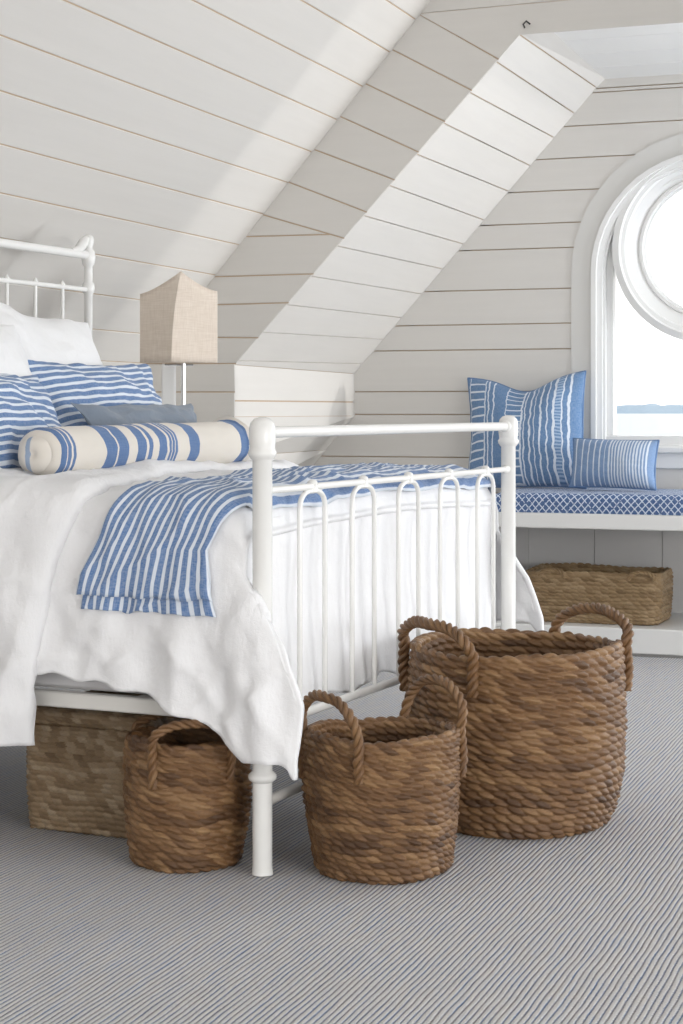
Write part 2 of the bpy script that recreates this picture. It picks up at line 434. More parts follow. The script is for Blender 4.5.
def boarded(name, poly, lines, to3, mat, kind='structure', depth=.006, gap=GAP, bev=.002, extra=None, back=True):
    """lines: ordered 2-point cuts; each piece between cuts is one board of the same mesh"""
    mb = MB()
    if back: slab(mb, poly, to3, .002, 1)
    rem = poly
    ctr = lambda p: (sum(a[0] for a in p)/len(p), sum(a[1] for a in p)/len(p))
    for a, b in lines:
        a1, b1 = shift_line(a, b, gap/2); a2, b2 = shift_line(a, b, -gap/2)
        pa = clip(rem, a1, b1, 1); rem = clip(rem, a2, b2, -1)
        if len(pa) > 2 and abs(area(pa)) > 1e-5: slab(mb, pa, to3, depth, 0, bev)
    if len(rem) > 2 and abs(area(rem)) > 1e-5: slab(mb, rem, to3, depth, 0, bev)
    for e in (extra or []): slab(mb, e, to3, depth, 0, 0)
    o = mb.build(name, [mat, M['gap']], smooth=False)
    o['kind'] = kind; return o

# sloped ceiling over the bed: plane through two points of the gable wall at y = 6.7
Y0, Y1 = 6.7, 7.92
pA, pB = on_y(418.6, 14.6, Y0), on_y(208.6, 283, Y0)
sl = (pA.z-pB.z)/(pA.x-pB.x); ang = math.atan(sl); cs, sn = math.cos(ang), math.sin(ang)
zk = 1.17; xk = pB.x-(pB.z-zk)/sl          # foot of the slope
def ceil3(p, h):        # p = (Y, distance up the slope); normal faces down into the room
    return Vector((xk+p[1]*cs + h*sn, p[0], zk+p[1]*sn - h*cs))
def slope_s(px, py):    # intersection of a pixel ray with the slope
    t = (px-CX)/F; k = (HY-py)/F
    # x = D*(t*CP-SP), z = 1+k*D ; z-zk = sl*(x-xk)
    D = (zk-1-sl*xk)/(k-sl*(t*CP-SP)); return (1+k*D-zk)/sn
ss = sorted([slope_s(*p) for p in [(115,361), (115,330.5), (115,296), (100,254.5), (100,214), (100,170), (100,122), (100,72), (100,15.5), (250,29), (320,11)]])
while ss[-1] < 3.4: ss.append(ss[-1]+.16)
S_TOP = 3.5; YN = -2.0
# boards to keep the upper side first: go from the foot upward
lines = [((Y0, s), (YN, s)) for s in ss]
boarded('ceiling_slope', [(YN, 0), (Y0, 0), (Y0, S_TOP), (YN, S_TOP)], lines, ceil3, M['board_y'])
xr, zr = xk+S_TOP*cs, zk+S_TOP*sn
# knee wall behind the headboard
kz = [i*.16 for i in range(1, 8)]
boarded('wall_left', [(YN, 0), (Y0, 0), (Y0, zk), (YN, zk)], [((Y0, z), (YN, z)) for z in kz], lambda p, h: Vector((xk+h, p[0], p[1])), M['board_y'])

# gable wall facing the room, with the alcove cut into it
def face3(p, h): return Vector((p[0], Y0-h, p[1]))
def P2(px, py, Y=Y0): q = on_y(px, py, Y); return (q.x, q.z)
eb, et = P2(235, 365), P2(520, 35)         # foot and head of the sloping alcove edge
XR = 2.6
aS = (xk, zk); top_z = zr
Fl = [(xk, 0), (eb[0], 0), eb, et, (et[0]+.4, et[1]+1.0), (pA.x+.3, pA.z+.3*sl), aS]
k1 = P2(498.4, 60)
Bpoly = [(xk, 0), (eb[0], 0), eb, k1, (pA.x, pA.z), aS]
def ln(x0, y0, x1, y1):                    # a groove through two picture points, top boards first
    a, b = P2(x0, y0), P2(x1, y1); return (a, b)
bl = [ln(391,49,467,88), ln(364,83,440.5,119.5), ln(339,116,414,150), ln(311.5,148.5,388,177.5), ln(287.6,181.7,350,205.7),
      ln(259.8,213.9,338.9,236.8), ln(243.7,236.8,330,234.5), ln(213,276.9,312.5,274), ln(220,304.7,281.8,303), ln(218.8,337.5,254,337.8),
      ln(180,363.6,233,363.6), ln(180,392,233,392)]
z_ = P2(233, 392)[1]-.13
while z_ > .05: bl.append(((-4, z_), (-2, z_))); z_ -= .15
boarded('wall_gable', Bpoly, bl, face3, M['board_x'])
tipx = xk+(zr-zk)/sl
gp = .004
hd_top = [(pA.x-.02, pA.z-.02), (k1[0]-.02, k1[1]-.02), (et[0]-.003, et[1]),  (XR, et[1]+.01), (XR, zr), (tipx, zr)]
# header boards: cut the header at the grooves running across the room
hy = P2(420, 14.2)[1]; hslope = (P2(573, 0)[1]-hy)/(P2(573, 0)[0]-P2(420, 14.2)[0])
mb = MB()
hl = hy; tri_ = [(pA.x+.004, pA.z+.001), (k1[0]+.004, k1[1]+.004), et, (XR, et[1]+.01), (XR, hy+hslope*(XR-pA.x)-gp), ]
slab(mb, tri_, face3, .006, 0)
zc = hy+.002
while zc < zr-.02:
    zn = min(zc+.16, zr); f = lambda z: xk+(z-zk)/sl
    slab(mb, [(f(zc), zc), (XR, zc+hslope*(XR-pA.x)), (XR, zn-gp+hslope*(XR-pA.x)), (f(zn-gp), zn-gp)], face3, .006, 0, .002); zc = zn
slab(mb, hd_top, face3, .0015, 1)
mb.build('wall_header', [M['board_x'], M['gap']], smooth=False)['kind'] = 'structure'

# alcove: sloping cheek, knee wall, slanted foot, window wall, flat ceiling
nb, nt_ = Vector((eb[0], Y0, eb[1])), Vector((et[0], Y0, et[1]))
fb, ft = on_y(355, 374, Y1), on_y(597, 88, Y1)
cn = (nt_-nb).cross(fb-nb).normalized()
if cn.x < 0: cn = -cn
near_f = [(y-365)/(35-365) for y in (360.3, 330.5, 301.8, 272.5, 241.7, 211, 181, 150, 119.5, 90, 60.6)]
far_f = [(y-374)/(88-374) for y in (363.5, 338, 315.6, 291.4, 266, 241, 217, 188.4, 163.4, 136, 112.7)]
mb = MB(); d_ = .0028
def cheek_pt(f, g, h): return [nb+(nt_-nb)*f+cn*h, fb+(ft-fb)*g+cn*h]
fs = [0]+near_f+[1]; gs = [0]+far_f+[1]
for i in range(len(fs)-1):
    a0, b0 = cheek_pt(fs[i], gs[i], 0); a1, b1 = cheek_pt(fs[i+1], gs[i+1], 0)
    up0 = (a1-a0).normalized()*d_; up1 = (b1-b0).normalized()*d_
    lo = [a0+up0, b0+up1, b1-up1, a1-up0]
    mb.hexa([p-cn*.012 for p in lo], lo, 0)
q = cheek_pt(-.01, -.01, -.006)+cheek_pt(1.12, 1.12, -.006)[::-1]
mb.hexa([p-cn*.03 for p in q], q, 1)
# closing board between cheek and flat ceiling
c0, c1 = on_y(543, 31, Y0), on_y(604.3, 80, Y1); c0.z = c1.z
a0, b0 = nt_, ft; w = [a0+Vector((.002, 0, .002)), b0+Vector((.002, 0, .002)), c1+Vector((.01, 0, .004)), c0+Vector((.01, 0, .004))]
mb.hexa([p+Vector((-.006, 0, .01)) for p in w], w, 0)
mb.build('wall_alcove_slope', [M['board_y'], M['gap']], smooth=False)['kind'] = 'structure'
ZC = c1.z
# knee wall of the alcove
kx0, kx1, kzt = nb.x, fb.x, (nb.z+fb.z)/2
zmid = on_y(353.7, 415.7, Y1).z; low = on_y(315.7, 462.5, Y1)
zg = on_y(354, 402, Y1).z
mb = MB()
def quadx(z0, z1, xa0, xb0, xa1, xb1, mi=0, off=0.0):   # near/far x at z0 and z1
    lo = [Vector((xa0+off, Y0, z0)), Vector((xb0+off, Y1, z0)), Vector((xb1+off, Y1, z1)), Vector((xa1+off, Y0, z1))]
    mb.hexa([p-Vector((.012, 0, 0)) for p in lo], lo, mi)
def strip(z0, z1, n0, n1, f0, f1, mi=0, off=0.0):   # near x/z and far x/z of the two long edges
    lo = [Vector((n0+off, Y0, z0[0])), Vector((f0+off, Y1, z0[1])), Vector((f1+off, Y1, z1[1])), Vector((n1+off, Y0, z1[0]))]
    mb.hexa([p-Vector((.010, 0, 0)) for p in lo], lo, mi)
strip((zg+.003, zg+.003), (nb.z, fb.z), kx0, kx0, kx1, kx1)
strip((zmid, zmid), (zg-.003, zg-.003), kx0, kx0, kx1, kx1)
dx = (fb.x-low.x)/(zmid-low.z)
strip((zg-.03, zg-.03), (zg+.03, zg+.03), kx0, kx0, kx1, kx1, 1, -.006)
zz = [zmid-.16*i for i in range(0, 7)]; zz = [z for z in zz if z > 0]+[0]
for a, b in zip(zz[:-1], zz[1:]):
    strip((b, b), (a-.002, a-.002), kx0, kx0, kx1-dx*(zmid-b), kx1-dx*(zmid-a))
    strip((b-.02, b-.02), (a+.0, a+.0), kx0, kx0, kx1-dx*(zmid-b+.02), kx1-dx*(zmid-a), 1, -.012)
mb.build('wall_alcove_left', [M['board_y'], M['gap']], smooth=False)['kind'] = 'structure'

# window wall
WC = (on_y(709, 300, Y1).x, 1.612); AR_IN, AR_OUT = .512, .607
def back3(p, h): return Vector((p[0], Y1-h, p[1]))
gz = [on_y(500, y, Y1).z for y in (456.7+1, 414.5, 391.3, 349.6, 324.3, 290, 249.8, 225.2, 193.4)]
gz += [on_y(568.5, 160-1.5, Y1).z, on_y(568.5, 126.8, Y1).z, on_y(620, 91.5, Y1).z, on_y(620, 87.5, Y1).z]
gz = sorted(gz); z_ = gz[0]-.16; lowz = []
while z_ > .02: lowz.append(z_); z_ -= .16
gz = lowz[::-1]+gz
edges = [0]+gz+[ZC+.03]
def left_x(z): return left_x0(z)-.035
def left_x0(z):
    if z < zmid: return fb.x-dx*(zmid-z)
    if z < fb.z: return fb.x
    return fb.x+(z-fb.z)*(ft.x-fb.x)/(ft.z-fb.z)
mb = MB(); RH = .555; SILL = .80
def hole_x(z):          # half width of the opening behind the casing
    if z < SILL: return 0
    if z <= WC[1]: return RH
    if z >= WC[1]+RH: return 0
    return math.sqrt(RH**2-(z-WC[1])**2)
XE = 1.6
for z0, z1 in zip(edges[:-1], edges[1:]):
    a, b = z0+GAP/2, z1-GAP/2
    zs = sorted(set([a+(b-a)*i/8 for i in range(9)]+[q for q in (zmid, fb.z) if a < q < b]))
    cuts = [q for q in (SILL, WC[1]+RH) if a < q < b]
    segs = [a]+cuts+[b]
    for s0, s1 in zip(segs[:-1], segs[1:]):
        zl = sorted(set([s0, s1]+[z for z in zs if s0 < z < s1])); mid = (s0+s1)/2
        if hole_x(mid) == 0:
            slab(mb, [(left_x(z), z) for z in zl][::-1]+[(XE, s0), (XE, s1)], back3, .012, 0)
        else:
            slab(mb, [(left_x(z), z) for z in zl][::-1]+[(WC[0]-hole_x(z), z) for z in zl], back3, .012, 0)
            slab(mb, [(WC[0]+hole_x(z), z) for z in zl]+[(XE, s1), (XE, s0)], back3, .012, 0)
n_seg = 24
def arch_pts(r, zb, c=WC, n=n_seg):
    return [(c[0]-r, zb)]+[(c[0]-r*math.cos(PI*i/n), c[1]+r*math.sin(PI*i/n)) for i in range(n+1)]+[(c[0]+r, zb)]
# backing behind the grooves, with the opening left out
bk = [(left_x(z), z) for z in (0, .3, .6, zmid, fb.z, 1.5, 2.0, ZC+.03)]
ap = arch_pts(RH, SILL)
for k in range(len(ap)-1):     # columns above the arch
    if ap[k][0] == ap[k+1][0]: continue
    mb.add([back3(ap[k], .001), back3(ap[k+1], .001), back3((ap[k+1][0], ZC+.03), .001), back3((ap[k][0], ZC+.03), .001)], [(0,1,2,3)], 1)
lx = [(left_x(z), z) for z in [0, zmid, fb.z, ZC+.03]]
mb.add([back3(p, .001) for p in lx]+[back3((WC[0]-RH, ZC+.03), .001), back3((WC[0]-RH, 0), .001)], [(0,1,2,3,4,5)], 1)
mb.add([back3((WC[0]-RH, 0), .001), back3((XE, 0), .001), back3((XE, SILL), .001), back3((WC[0]-RH, SILL), .001)], [(0,1,2,3)], 1)
mb.add([back3((WC[0]+RH, SILL), .001), back3((XE, SILL), .001), back3((XE, ZC+.03), .001), back3((WC[0]+RH, ZC+.03), .001)], [(0,1,2,3)], 1)
mb.build('wall_back', [M['board_x'], M['gap']], smooth=False)['kind'] = 'structure'

# flat ceiling of the alcove
cy = []
for px, py in ((683, 48.3), (683, 62)):
    D = (ZC-1)*F/(HY-py); cy.append(D*((px-CX)/F*SP+CP))
ceilp = [(c0.x+.002, Y0), (XE, Y0), (XE, Y1+.05), (c1.x+.002, Y1+.05)]
mb = MB(); mb.box(-2.4, XE, Y0, Y1+.1, ZC+.035, ZC+.06); mb.build('ceiling_sheathing', [M['trim']], smooth=False)['kind'] = 'structure'
boarded('ceiling_alcove', ceilp, [((XE, cy[0]-.28), (-3, cy[0]-.28)), ((XE, cy[0]), (-3, cy[0])), ((XE, cy[1]), (-3, cy[1]))][::-1] if False else
        [((-3, cy[1]), (XE, cy[1])), ((-3, cy[0]), (XE, cy[0])), ((-3, cy[0]-.3), (XE, cy[0]-.3))],
        lambda p, h: Vector((p[0], p[1], ZC+.008-h)), M['trim'])
# small black hook at the head of the alcove edge
hk = MB(); h0 = on_y(524, 24, Y0-.014)
hk.tube([h0+Vector((0, .01, -.012)), h0+Vector((.0, -.012, -.004)), h0+Vector((.012, -.014, .008)), h0+Vector((.026, -.006, -.004))], .0035, 8)
o = hk.build('wall_hook', simple('black_iron', (.03, .028, .027), .4))
tag(o, 'small black metal hook on the boards above the alcove corner', 'hook')

# unseen right and rear panels, shaped to block daylight and gate the sun
mb = MB()
mb.box(XR, XR+.1, 2.6, 6.15, 0, 3.6); mb.box(XR, XR+.1, 6.15, Y0, 0, 1.42)
mb.box(xk-.3, XR+.1, YN-.1, YN, 1.9, 3.7); mb.box(XR, XR+.1, YN, 2.6, 1.45, 3.6)
mb.build('wall_light_blocker', [M['trim']], smooth=False)['kind'] = 'structure'
mb = MB(); mb.box(xr-.02, XR+.1, YN, Y0, zr, zr+.08)
mb.build('ceiling_flat', [M['trim']], smooth=False)['kind'] = 'structure'
mb = MB(); mb.box(xk-.3, 3.4, YN, Y1+.05, -.03, 0)
mb.build('floor', [M['carpet']], smooth=False, origin=(0, 0, 0))['kind'] = 'structure'

# ------------------------------------------------------------------ window
win = bpy.data.objects.new('window_1', None); win.location = (WC[0], Y1, .77); COL.objects.link(win); win['kind'] = 'structure'
def ring_strip(mb, outer, inner, ya, yb, close=False):
    """flat frame between two open outlines with depth ya (front) .. yb (back)"""
    n = len(outer)
    V = [Vector((p[0], y, p[1])) for y in (ya, yb) for pl in (outer, inner) for p in pl]
    o = lambda y, k, i: (y*2+k)*n+(i % n); Fc = []
    for i in range(n if close else n-1):
        Fc += [(o(0,0,i), o(0,0,i+1), o(0,1,i+1), o(0,1,i)), (o(1,0,i), o(1,1,i), o(1,1,i+1), o(1,0,i+1)),
               (o(0,0,i), o(1,0,i), o(1,0,i+1), o(0,0,i+1)), (o(0,1,i), o(0,1,i+1), o(1,1,i+1), o(1,1,i))]
    if not close: Fc += [(o(0,0,0), o(0,1,0), o(1,1,0), o(1,0,0)), (o(0,0,n-1), o(1,0,n-1), o(1,1,n-1), o(0,1,n-1))]
    mb.add(V, Fc)
ZB = .838
mb = MB(); ring_strip(mb, arch_pts(AR_OUT, ZB-.0), arch_pts(AR_IN, ZB), Y1-.018, Y1+.06)
mb.build('window_casing', M['casing'], win, sharp=40)
mb = MB(); ring_strip(mb, arch_pts(AR_IN+.004, ZB), arch_pts(.494, ZB), Y1-.030, Y1+.10)
ring_strip(mb, arch_pts(.494, ZB), arch_pts(.470, ZB), Y1-.008, Y1+.10)
ring_strip(mb, arch_pts(.470, ZB), arch_pts(.458, ZB), Y1+.006, Y1+.10)
ring_strip(mb, arch_pts(.458, ZB+.02), arch_pts(.430, ZB+.02), Y1+.035, Y1+.12)
mb.build('window_frame', M['trim'], win, sharp=40)
mb = MB(); mb.box(WC[0]-.50, WC[0]+.50, Y1+.02, Y1+.12, ZB-.005, .886, bev=.004)
mb.box(WC[0]-.485, WC[0]+.485, Y1+.0, Y1+.04, ZB-.005, ZB+.012, bev=.003)
mb.build('window_bottom_rail', M['trim'], win)
mb = MB(); mb.box(WC[0]-.60, WC[0]+.60, Y1-.045, Y1+.12, ZB-.028, ZB+.002, bev=.006)
mb.box(WC[0]-.58, WC[0]+.58, Y1-.026, Y1+.02, ZB-.095, ZB-.026, bev=.004)
mb.build('window_sill', M['trim'], win)
# round sash
OC = (WC[0], 1.716)
def circ(r, n=64): return [(OC[0]+r*math.cos(2*PI*i/n), OC[1]+r*math.sin(2*PI*i/n)) for i in range(n)]
mb = MB(); prof = [(.425, .11), (.425, -.005), (.395, -.012), (.388, .0), (.372, .004), (.366, .02), (.318, .055), (.312, .045), (.300, .045), (.296, .062), (.288, .066), (.288, .11)]
V = []; Fc = []; n = 72
for r, y in prof:
    for i in range(n): V.append(Vector((OC[0]+r*math.cos(2*PI*i/n), Y1+y, OC[1]+r*math.sin(2*PI*i/n))))
for j in range(len(prof)):
    for i in range(n): k = (j+1) % len(prof); Fc.append((j*n+i, j*n+(i+1) % n, k*n+(i+1) % n, k*n+i))
mb.add(V, Fc); rs = mb.build('round_sash', M['trim'], win, sharp=25)
mb = MB(); mb.add([back3(p, -.085) for p in arch_pts(.445, .87)], [tuple(range(n_seg+3))])
mb.build('window_glass', M['glass'], win, smooth=False, recalc=False)
mb = MB(); mb.tube([Vector((WC[0]-.105+.02, Y1-.012, 2.075)), Vector((WC[0]-.07, Y1-.012, 2.075))], .005, 8)
mb.build('sash_catch', simple('dark_catch', (.1, .1, .11), .4), win)

# outside: sea and far shore
mb = MB(); n = 2
mb.add([Vector((-1800, 60, -5)), Vector((1800, 60, -5)), Vector((2600, 3800, -5)), Vector((-3500, 3800, -5))], [(0,1,2,3)])
tag(mb.build('sea_water', M['sea'], smooth=False), 'calm pale blue water beyond the window up to the far shore', 'water', kind='stuff')
V = []; Fc = []; nn = 500
for j, (yy, hs) in enumerate(((0, 0), (6, .8), (30, 1.0), (60, 0))):
    for i in range(nn):
        x = -1800+2600*i/(nn-1); h = 13+7*noise.noise(Vector((x*.012, 0, 3)))+4*noise.noise(Vector((x*.05, j, 1)))+2*noise.noise(Vector((x*.15, j, 1)))
        h *= min(1, max(.35, .8+.25*noise.noise(Vector((x*.002, 5, 0)))))
        V.append(Vector((x, 3000+yy*4+60*noise.noise(Vector((x*.003, 0, 0))), -5+(5+max(h, .5))*hs)))
for j in range(3):
    for i in range(nn-1): Fc.append((j*nn+i, j*nn+i+1, (j+1)*nn+i+1, (j+1)*nn+i))
tag(mesh_obj('far_shore', V, Fc, M['shore']), 'low haze-blue wooded shore on the horizon seen through the window', 'shoreline')

# ------------------------------------------------------------------ window seat
seat = thing('window_seat', (-.3, (7.26+Y1)/2, 0), 'white built-in window bench with an open storage shelf under its seat', 'bench')
YF = 7.262; YBK = Y1-.016; SX0, SX1 = -2.03, 1.5
mb = MB(); mb.box(SX0, SX1, YF, YBK, .513, .575, bev=.004); mb.build('seat_top', M['trim'], seat)
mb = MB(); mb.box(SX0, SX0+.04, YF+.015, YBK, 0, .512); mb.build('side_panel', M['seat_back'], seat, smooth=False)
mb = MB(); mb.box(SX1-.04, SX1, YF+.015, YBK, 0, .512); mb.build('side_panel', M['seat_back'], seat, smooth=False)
mb = MB(); mb.box(SX0+.04, SX1-.04, YF+.0, YBK, .012, .113, bev=.004); mb.build('shelf', M['trim'], seat)
mb = MB()
x = SX0+.04
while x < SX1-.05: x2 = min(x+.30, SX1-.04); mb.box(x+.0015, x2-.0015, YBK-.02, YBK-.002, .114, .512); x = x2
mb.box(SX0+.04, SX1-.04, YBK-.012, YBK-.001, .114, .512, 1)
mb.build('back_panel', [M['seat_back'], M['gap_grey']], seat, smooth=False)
mb = MB(); mb.box(SX0+.045, SX1-.045, YF+.02, YBK-.1, 0, .012); mb.build('toe_kick', M['gap_grey'], seat, smooth=False)

# ------------------------------------------------------------------ soft things
def fbm(p, s, o=3):
    v = 0; a = 1; t = 0
    for _ in range(o): v += a*noise.noise(p*s); t += a; a *= .5; s *= 2.05
    return v/t
def cushion_slab(name, x0, x1, y0, y1, z0, z1, mat, label, cat):
    n, m, L = 110, 22, 10; V = []; UV = []; Fc = []
    # top + front roll: path across depth
    R = .028; path = []
    for i in range(5): path.append((y0+.006*(1-i/4)*0, z0+(z1-z0-R)*i/4, 0))
    for i in range(1, 7): a = PI/2*i/6; path.append((y0+R-R*math.cos(a), z1-R+R*math.sin(a), 0))
    for i in range(1, m): path.append((y0+R+(y1-y0-2*R)*i/m, z1, 1))
    for i in range(0, 7): a = PI/2*i/6; path.append((y1-R+R*math.sin(a), z1-R+R*math.cos(a), 0))
    path.append((y1, z0, 0))
    s = 0; acc = [0]
    for a, b in zip(path[:-1], path[1:]): s += math.hypot(b[0]-a[0], b[1]-a[1]); acc.append(s)
    for i in range(n):
        x = x0+(x1-x0)*i/(n-1); e = min(1, (min(i, n-1-i))/2.0)
        for j, (y, z, t) in enumerate(path):
            dz = .004*noise.noise(Vector((x*5, y*6, 0)))+(0.006*math.sin(PI*min(1, max(0, (y-y0)/(y1-y0)))))
            V.append((x, y+.003*noise.noise(Vector((x*9, z*20, 2))), z0+(z-z0+dz*(z > z0+.01))*(1 if e == 1 else .75+.25*e))); UV.append(((x-x0), acc[j]))
    P = len(path)
    for i in range(n-1):
        for j in range(P-1): Fc.append((i*P+j, (i+1)*P+j, (i+1)*P+j+1, i*P+j+1))
    Fc.append(tuple(range(P))); Fc.append(tuple((n-1)*P+j for j in range(P))[::-1])
    for i in range(n-1): Fc.append((i*P, i*P+P-1, (i+1)*P+P-1, (i+1)*P))
    o = mesh_obj(name, V, Fc, mat, uvs=UV, sharp=60); return tag(o, label, cat)
cushion_slab('bench_cushion', SX0+.005, SX1, YF+.004, YBK-.02, .576, .655, M['lattice'], 'long blue bench cushion with white lattice pattern on the window seat', 'cushion')

def pillow(name, c, right, up, w, h, th, mat, label, cat, group=None, n=44, pinch=.07, seed=0, chop=0, wr=.006, sag=0, piping=None, uvflip=False, top_pull=(0, 0), floor=None):
    right = Vector(right).normalized(); up = Vector(up).normalized(); nor = right.cross(up).normalized(); c = Vector(c)
    V = []; UV = []; Fc = []; N = n+1
    for side in (1, -1):
        for i in range(N):
            for j in range(N):
                s = -1+2*i/n; t = -1+2*j/n
                es = math.copysign(1-(1-abs(s))**1.35, s); et_ = math.copysign(1-(1-abs(t))**1.35, t)
                x = w/2*es*(1-pinch*(1-et_*et_)); y = h/2*et_*(1-pinch*(1-es*es))
                prof = (max(0, 1-abs(es)**2.4)*max(0, 1-abs(et_)**2.4))**.55
                d = th/2*prof
                y -= chop*math.exp(-(es*2.2)**2)*max(0, et_)**1.5*h
                d *= 1-.55*(chop > 0)*math.exp(-(es*3.0)**2)*max(0, et_)
                x += top_pull[0]*max(0, et_)*max(0, -es)+top_pull[1]*max(0, et_)*max(0, es)
                p = Vector((es*w*4, et_*h*4, seed*7.3+side*2))
                edge = min(1, 6*prof+.25)
                d += wr*edge*fbm(p, 1.1, 3)*1.6*(prof > .001)
                d += wr*.8*edge*abs(noise.noise(Vector((es*2+et_*3, et_*2-es*2.5, seed+side*5))))*(prof > .001)
                q = c+right*(x+wr*.5*noise.noise(p*1.7))+up*(y-sag*(1-abs(es)**2)*max(0, et_)*.5)+nor*(d*side+.3*wr*noise.noise(Vector((es*3, et_*3, seed))))
                if floor is not None and q.z < floor: q.z = floor+(q.z-floor)*.08
                V.append(q); UV.append(((es+1)/2, (et_+1)/2) if not uvflip else ((et_+1)/2, (es+1)/2))
    def idx(sd, i, j): return sd*N*N+i*N+j
    for sd in (0, 1):
        for i in range(n):
            for j in range(n):
                f = (idx(sd,i,j), idx(sd,i+1,j), idx(sd,i+1,j+1), idx(sd,i,j+1)); Fc.append(f if sd == 0 else f[::-1])
    rim = [(i, 0) for i in range(n)]+[(n, j) for j in range(n)]+[(n-i, n) for i in range(n)]+[(0, n-j) for j in range(n)]
    for k in range(len(rim)):
        a, b = rim[k], rim[(k+1) % len(rim)]; Fc.append((idx(0,*a), idx(1,*a), idx(1,*b), idx(0,*b)))
    if piping is None:
        o = mesh_obj(name, V, Fc, mat, uvs=UV); tag(o, label, cat, group); return o
    root = thing(name, (c.x, c.y, min(v.z for v in V)), label, cat, group)
    mesh_obj('pillow_body', V, Fc, mat, root, uvs=UV)
    mb = MB(); mb.tube([(V[idx(0,*a)]+V[idx(1,*a)])/2 for a in rim], .004, 8, closed=True); mb.build('piping', piping, root)
    return root


pipe_b = simple('indigo_cord', (.13, .23, .42), .8)
pc = on_y(531, 440, 7.70)
pillow('square_pillow', (pc.x-.02, 7.70, .664+.24), (1, -.05, .05), (-.05, .30, 1), .545, .53, .22, M['ikat'], 'large square indigo pillow with white ladder stripes, upright on the window bench', 'pillow', seed=1, chop=.12, wr=.007, piping=pipe_b, top_pull=(-.01, -.01), floor=.664)
pl = on_y(614, 462, 7.50)
pillow('lumbar_pillow', (pl.x, 7.50, .662+.112), (1, -.12, -.015), (.0, .35, 1), .375, .215, .135, M['lumbar'], 'small oblong blue pinstriped pillow in front of the window sill', 'pillow', seed=2, wr=.005, piping=pipe_b, floor=.664, pinch=.05)

# ------------------------------------------------------------------ bed
bed = thing('iron_bed', tuple(B(.72, .79, 0)), 'white painted iron bed frame with hooped spindles between round footboard posts', 'bed')
WB = 1.577; LB = 1.457
def post(v):
    mb = MB(); r = .0215
    prof = [(.018, 0), (.0235, .003), (.0225, .012), (r, .02), (r, .200), (r+.003, .202), (.030, .207), (.031, .212), (.030, .217), (r+.003, .222), (r, .225), (r, .892), (r+.004, .896), (.030, .903), (.031, .910), (.027, .916), (.0275, .922), (.029, .935), (.029, .960), (.026, .972), (.018, .981), (.006, .985)]
    mb.lathe(B(0, v, 0), prof, 28); return mb.build('foot_post', M['metal'], bed, sharp=50)
post(0); post(WB)
def bt(name, pts, r, mat='metal', seg=16): mb = MB(); mb.tube([B(*p) for p in pts], r, seg); return mb.build(name, M[mat], bed, sharp=50)
TZ, LZ, BZ = .952, .826, .318
bt('top_rail', [(0, .01, TZ), (0, WB-.01, TZ)], .0125)
bt('upper_rail', [(0, .01, LZ), (0, WB-.01, LZ)], .008)
bt('bottom_rail', [(0, .01, BZ), (0, WB-.01, BZ)], .0105)
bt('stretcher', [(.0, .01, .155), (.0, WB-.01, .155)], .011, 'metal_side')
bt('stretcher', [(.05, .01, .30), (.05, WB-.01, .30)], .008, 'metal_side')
# rounded far corner elbow of the top rail, clamp lumps on the rails
for v, d in ((0, 1), (WB, -1)):
    for z, r in ((TZ, .018), (LZ, .0125), (BZ, .0155)):
        mb = MB(); mb.tube([B(0, v+d*.012, z), B(0, v+d*.028, z), B(0, v+d*.036, z)], [r, r, r*.7], 14); mb.build('rail_socket', M['metal'], bed, sharp=60)
for k in range(5):
    vc = .248+.2835*k; hw = .066; r = .0062
    pts = [(0, vc-hw, BZ)]+[(0, vc-hw, LZ-.052)]
    for i in range(1, 12):
        a = PI*i/12; pts.append((0, vc-hw*math.copysign(abs(math.cos(a))**.8, math.cos(a)), LZ-.052+.043*math.sin(a)**.8))
    pts += [(0, vc+hw, LZ-.052), (0, vc+hw, BZ)]
    mb = MB(); mb.tube([B(*p) for p in pts], r, 12)
    mb.lathe(B(0, vc, LZ-.016), [(.004, 0), (.012, .004), (.012, .012), (.0105, .018), (.0125, .022), (.011, .028), (.004, .032)], 14)
    mb.build('spindle_hoop', M['metal'], bed, sharp=60)
# head end
def head_post(v):
    mb = MB(); r = .0135; z = 1.50
    mb.lathe(B(LB, v, 0), [(.012, 0), (.018, .004), (r, .02), (r, 1.38), (.019, 1.385), (.0205, 1.40), (.019, 1.415), (r, 1.42), (r, 1.47), (.020, 1.478), (.0235, 1.50), (.021, 1.52), (.014, 1.528), (.013, 1.535), (.018, 1.548), (.019, 1.558), (.015, 1.57), (.006, 1.576)], 22)
    mb.build('head_post', M['metal'], bed, sharp=50)
head_post(0); head_post(WB)
bt('head_rail', [(LB, 0, 1.508), (LB, WB, 1.508)], .014)
bt('head_rail', [(LB, 0, 1.395), (LB, WB, 1.395)], .008)
bt('head_rail', [(LB, 0, .50), (LB, WB, .50)], .009)
for v, d in ((0, 1), (WB, -1)):
    mb = MB(); mb.tube([B(LB, v+d*.10, 1.515), B(LB, v+d*.06, 1.520), B(LB, v+d*.032, 1.545), B(LB, v+d*.012, 1.562)], [.010, .016, .017, .011], 14)
    mb.build('corner_casting', M['metal'], bed, sharp=60)
v = WB-.152
while v > .08:
    mb = MB(); mb.tube([B(LB, v, .50), B(LB, v, 1.40)], .0058, 12)
    mb.lathe(B(LB, v, 1.396), [(.007, 0), (.0095, .006), (.006, .012), (.0025, .018)], 10)
    mb.build('head_spindle', M['metal'], bed, sharp=60); v -= .152
def Bf(u, v, z): return B(u, v, z)
for v0, v1 in ((-.008, .020), (WB-.020, WB+.008)):
    mb = MB(); mb.box(.02, LB-.01, v0, v1, .326, .361, fr=Bf, bev=.003); mb.build('side_rail', M['metal_side'], bed)
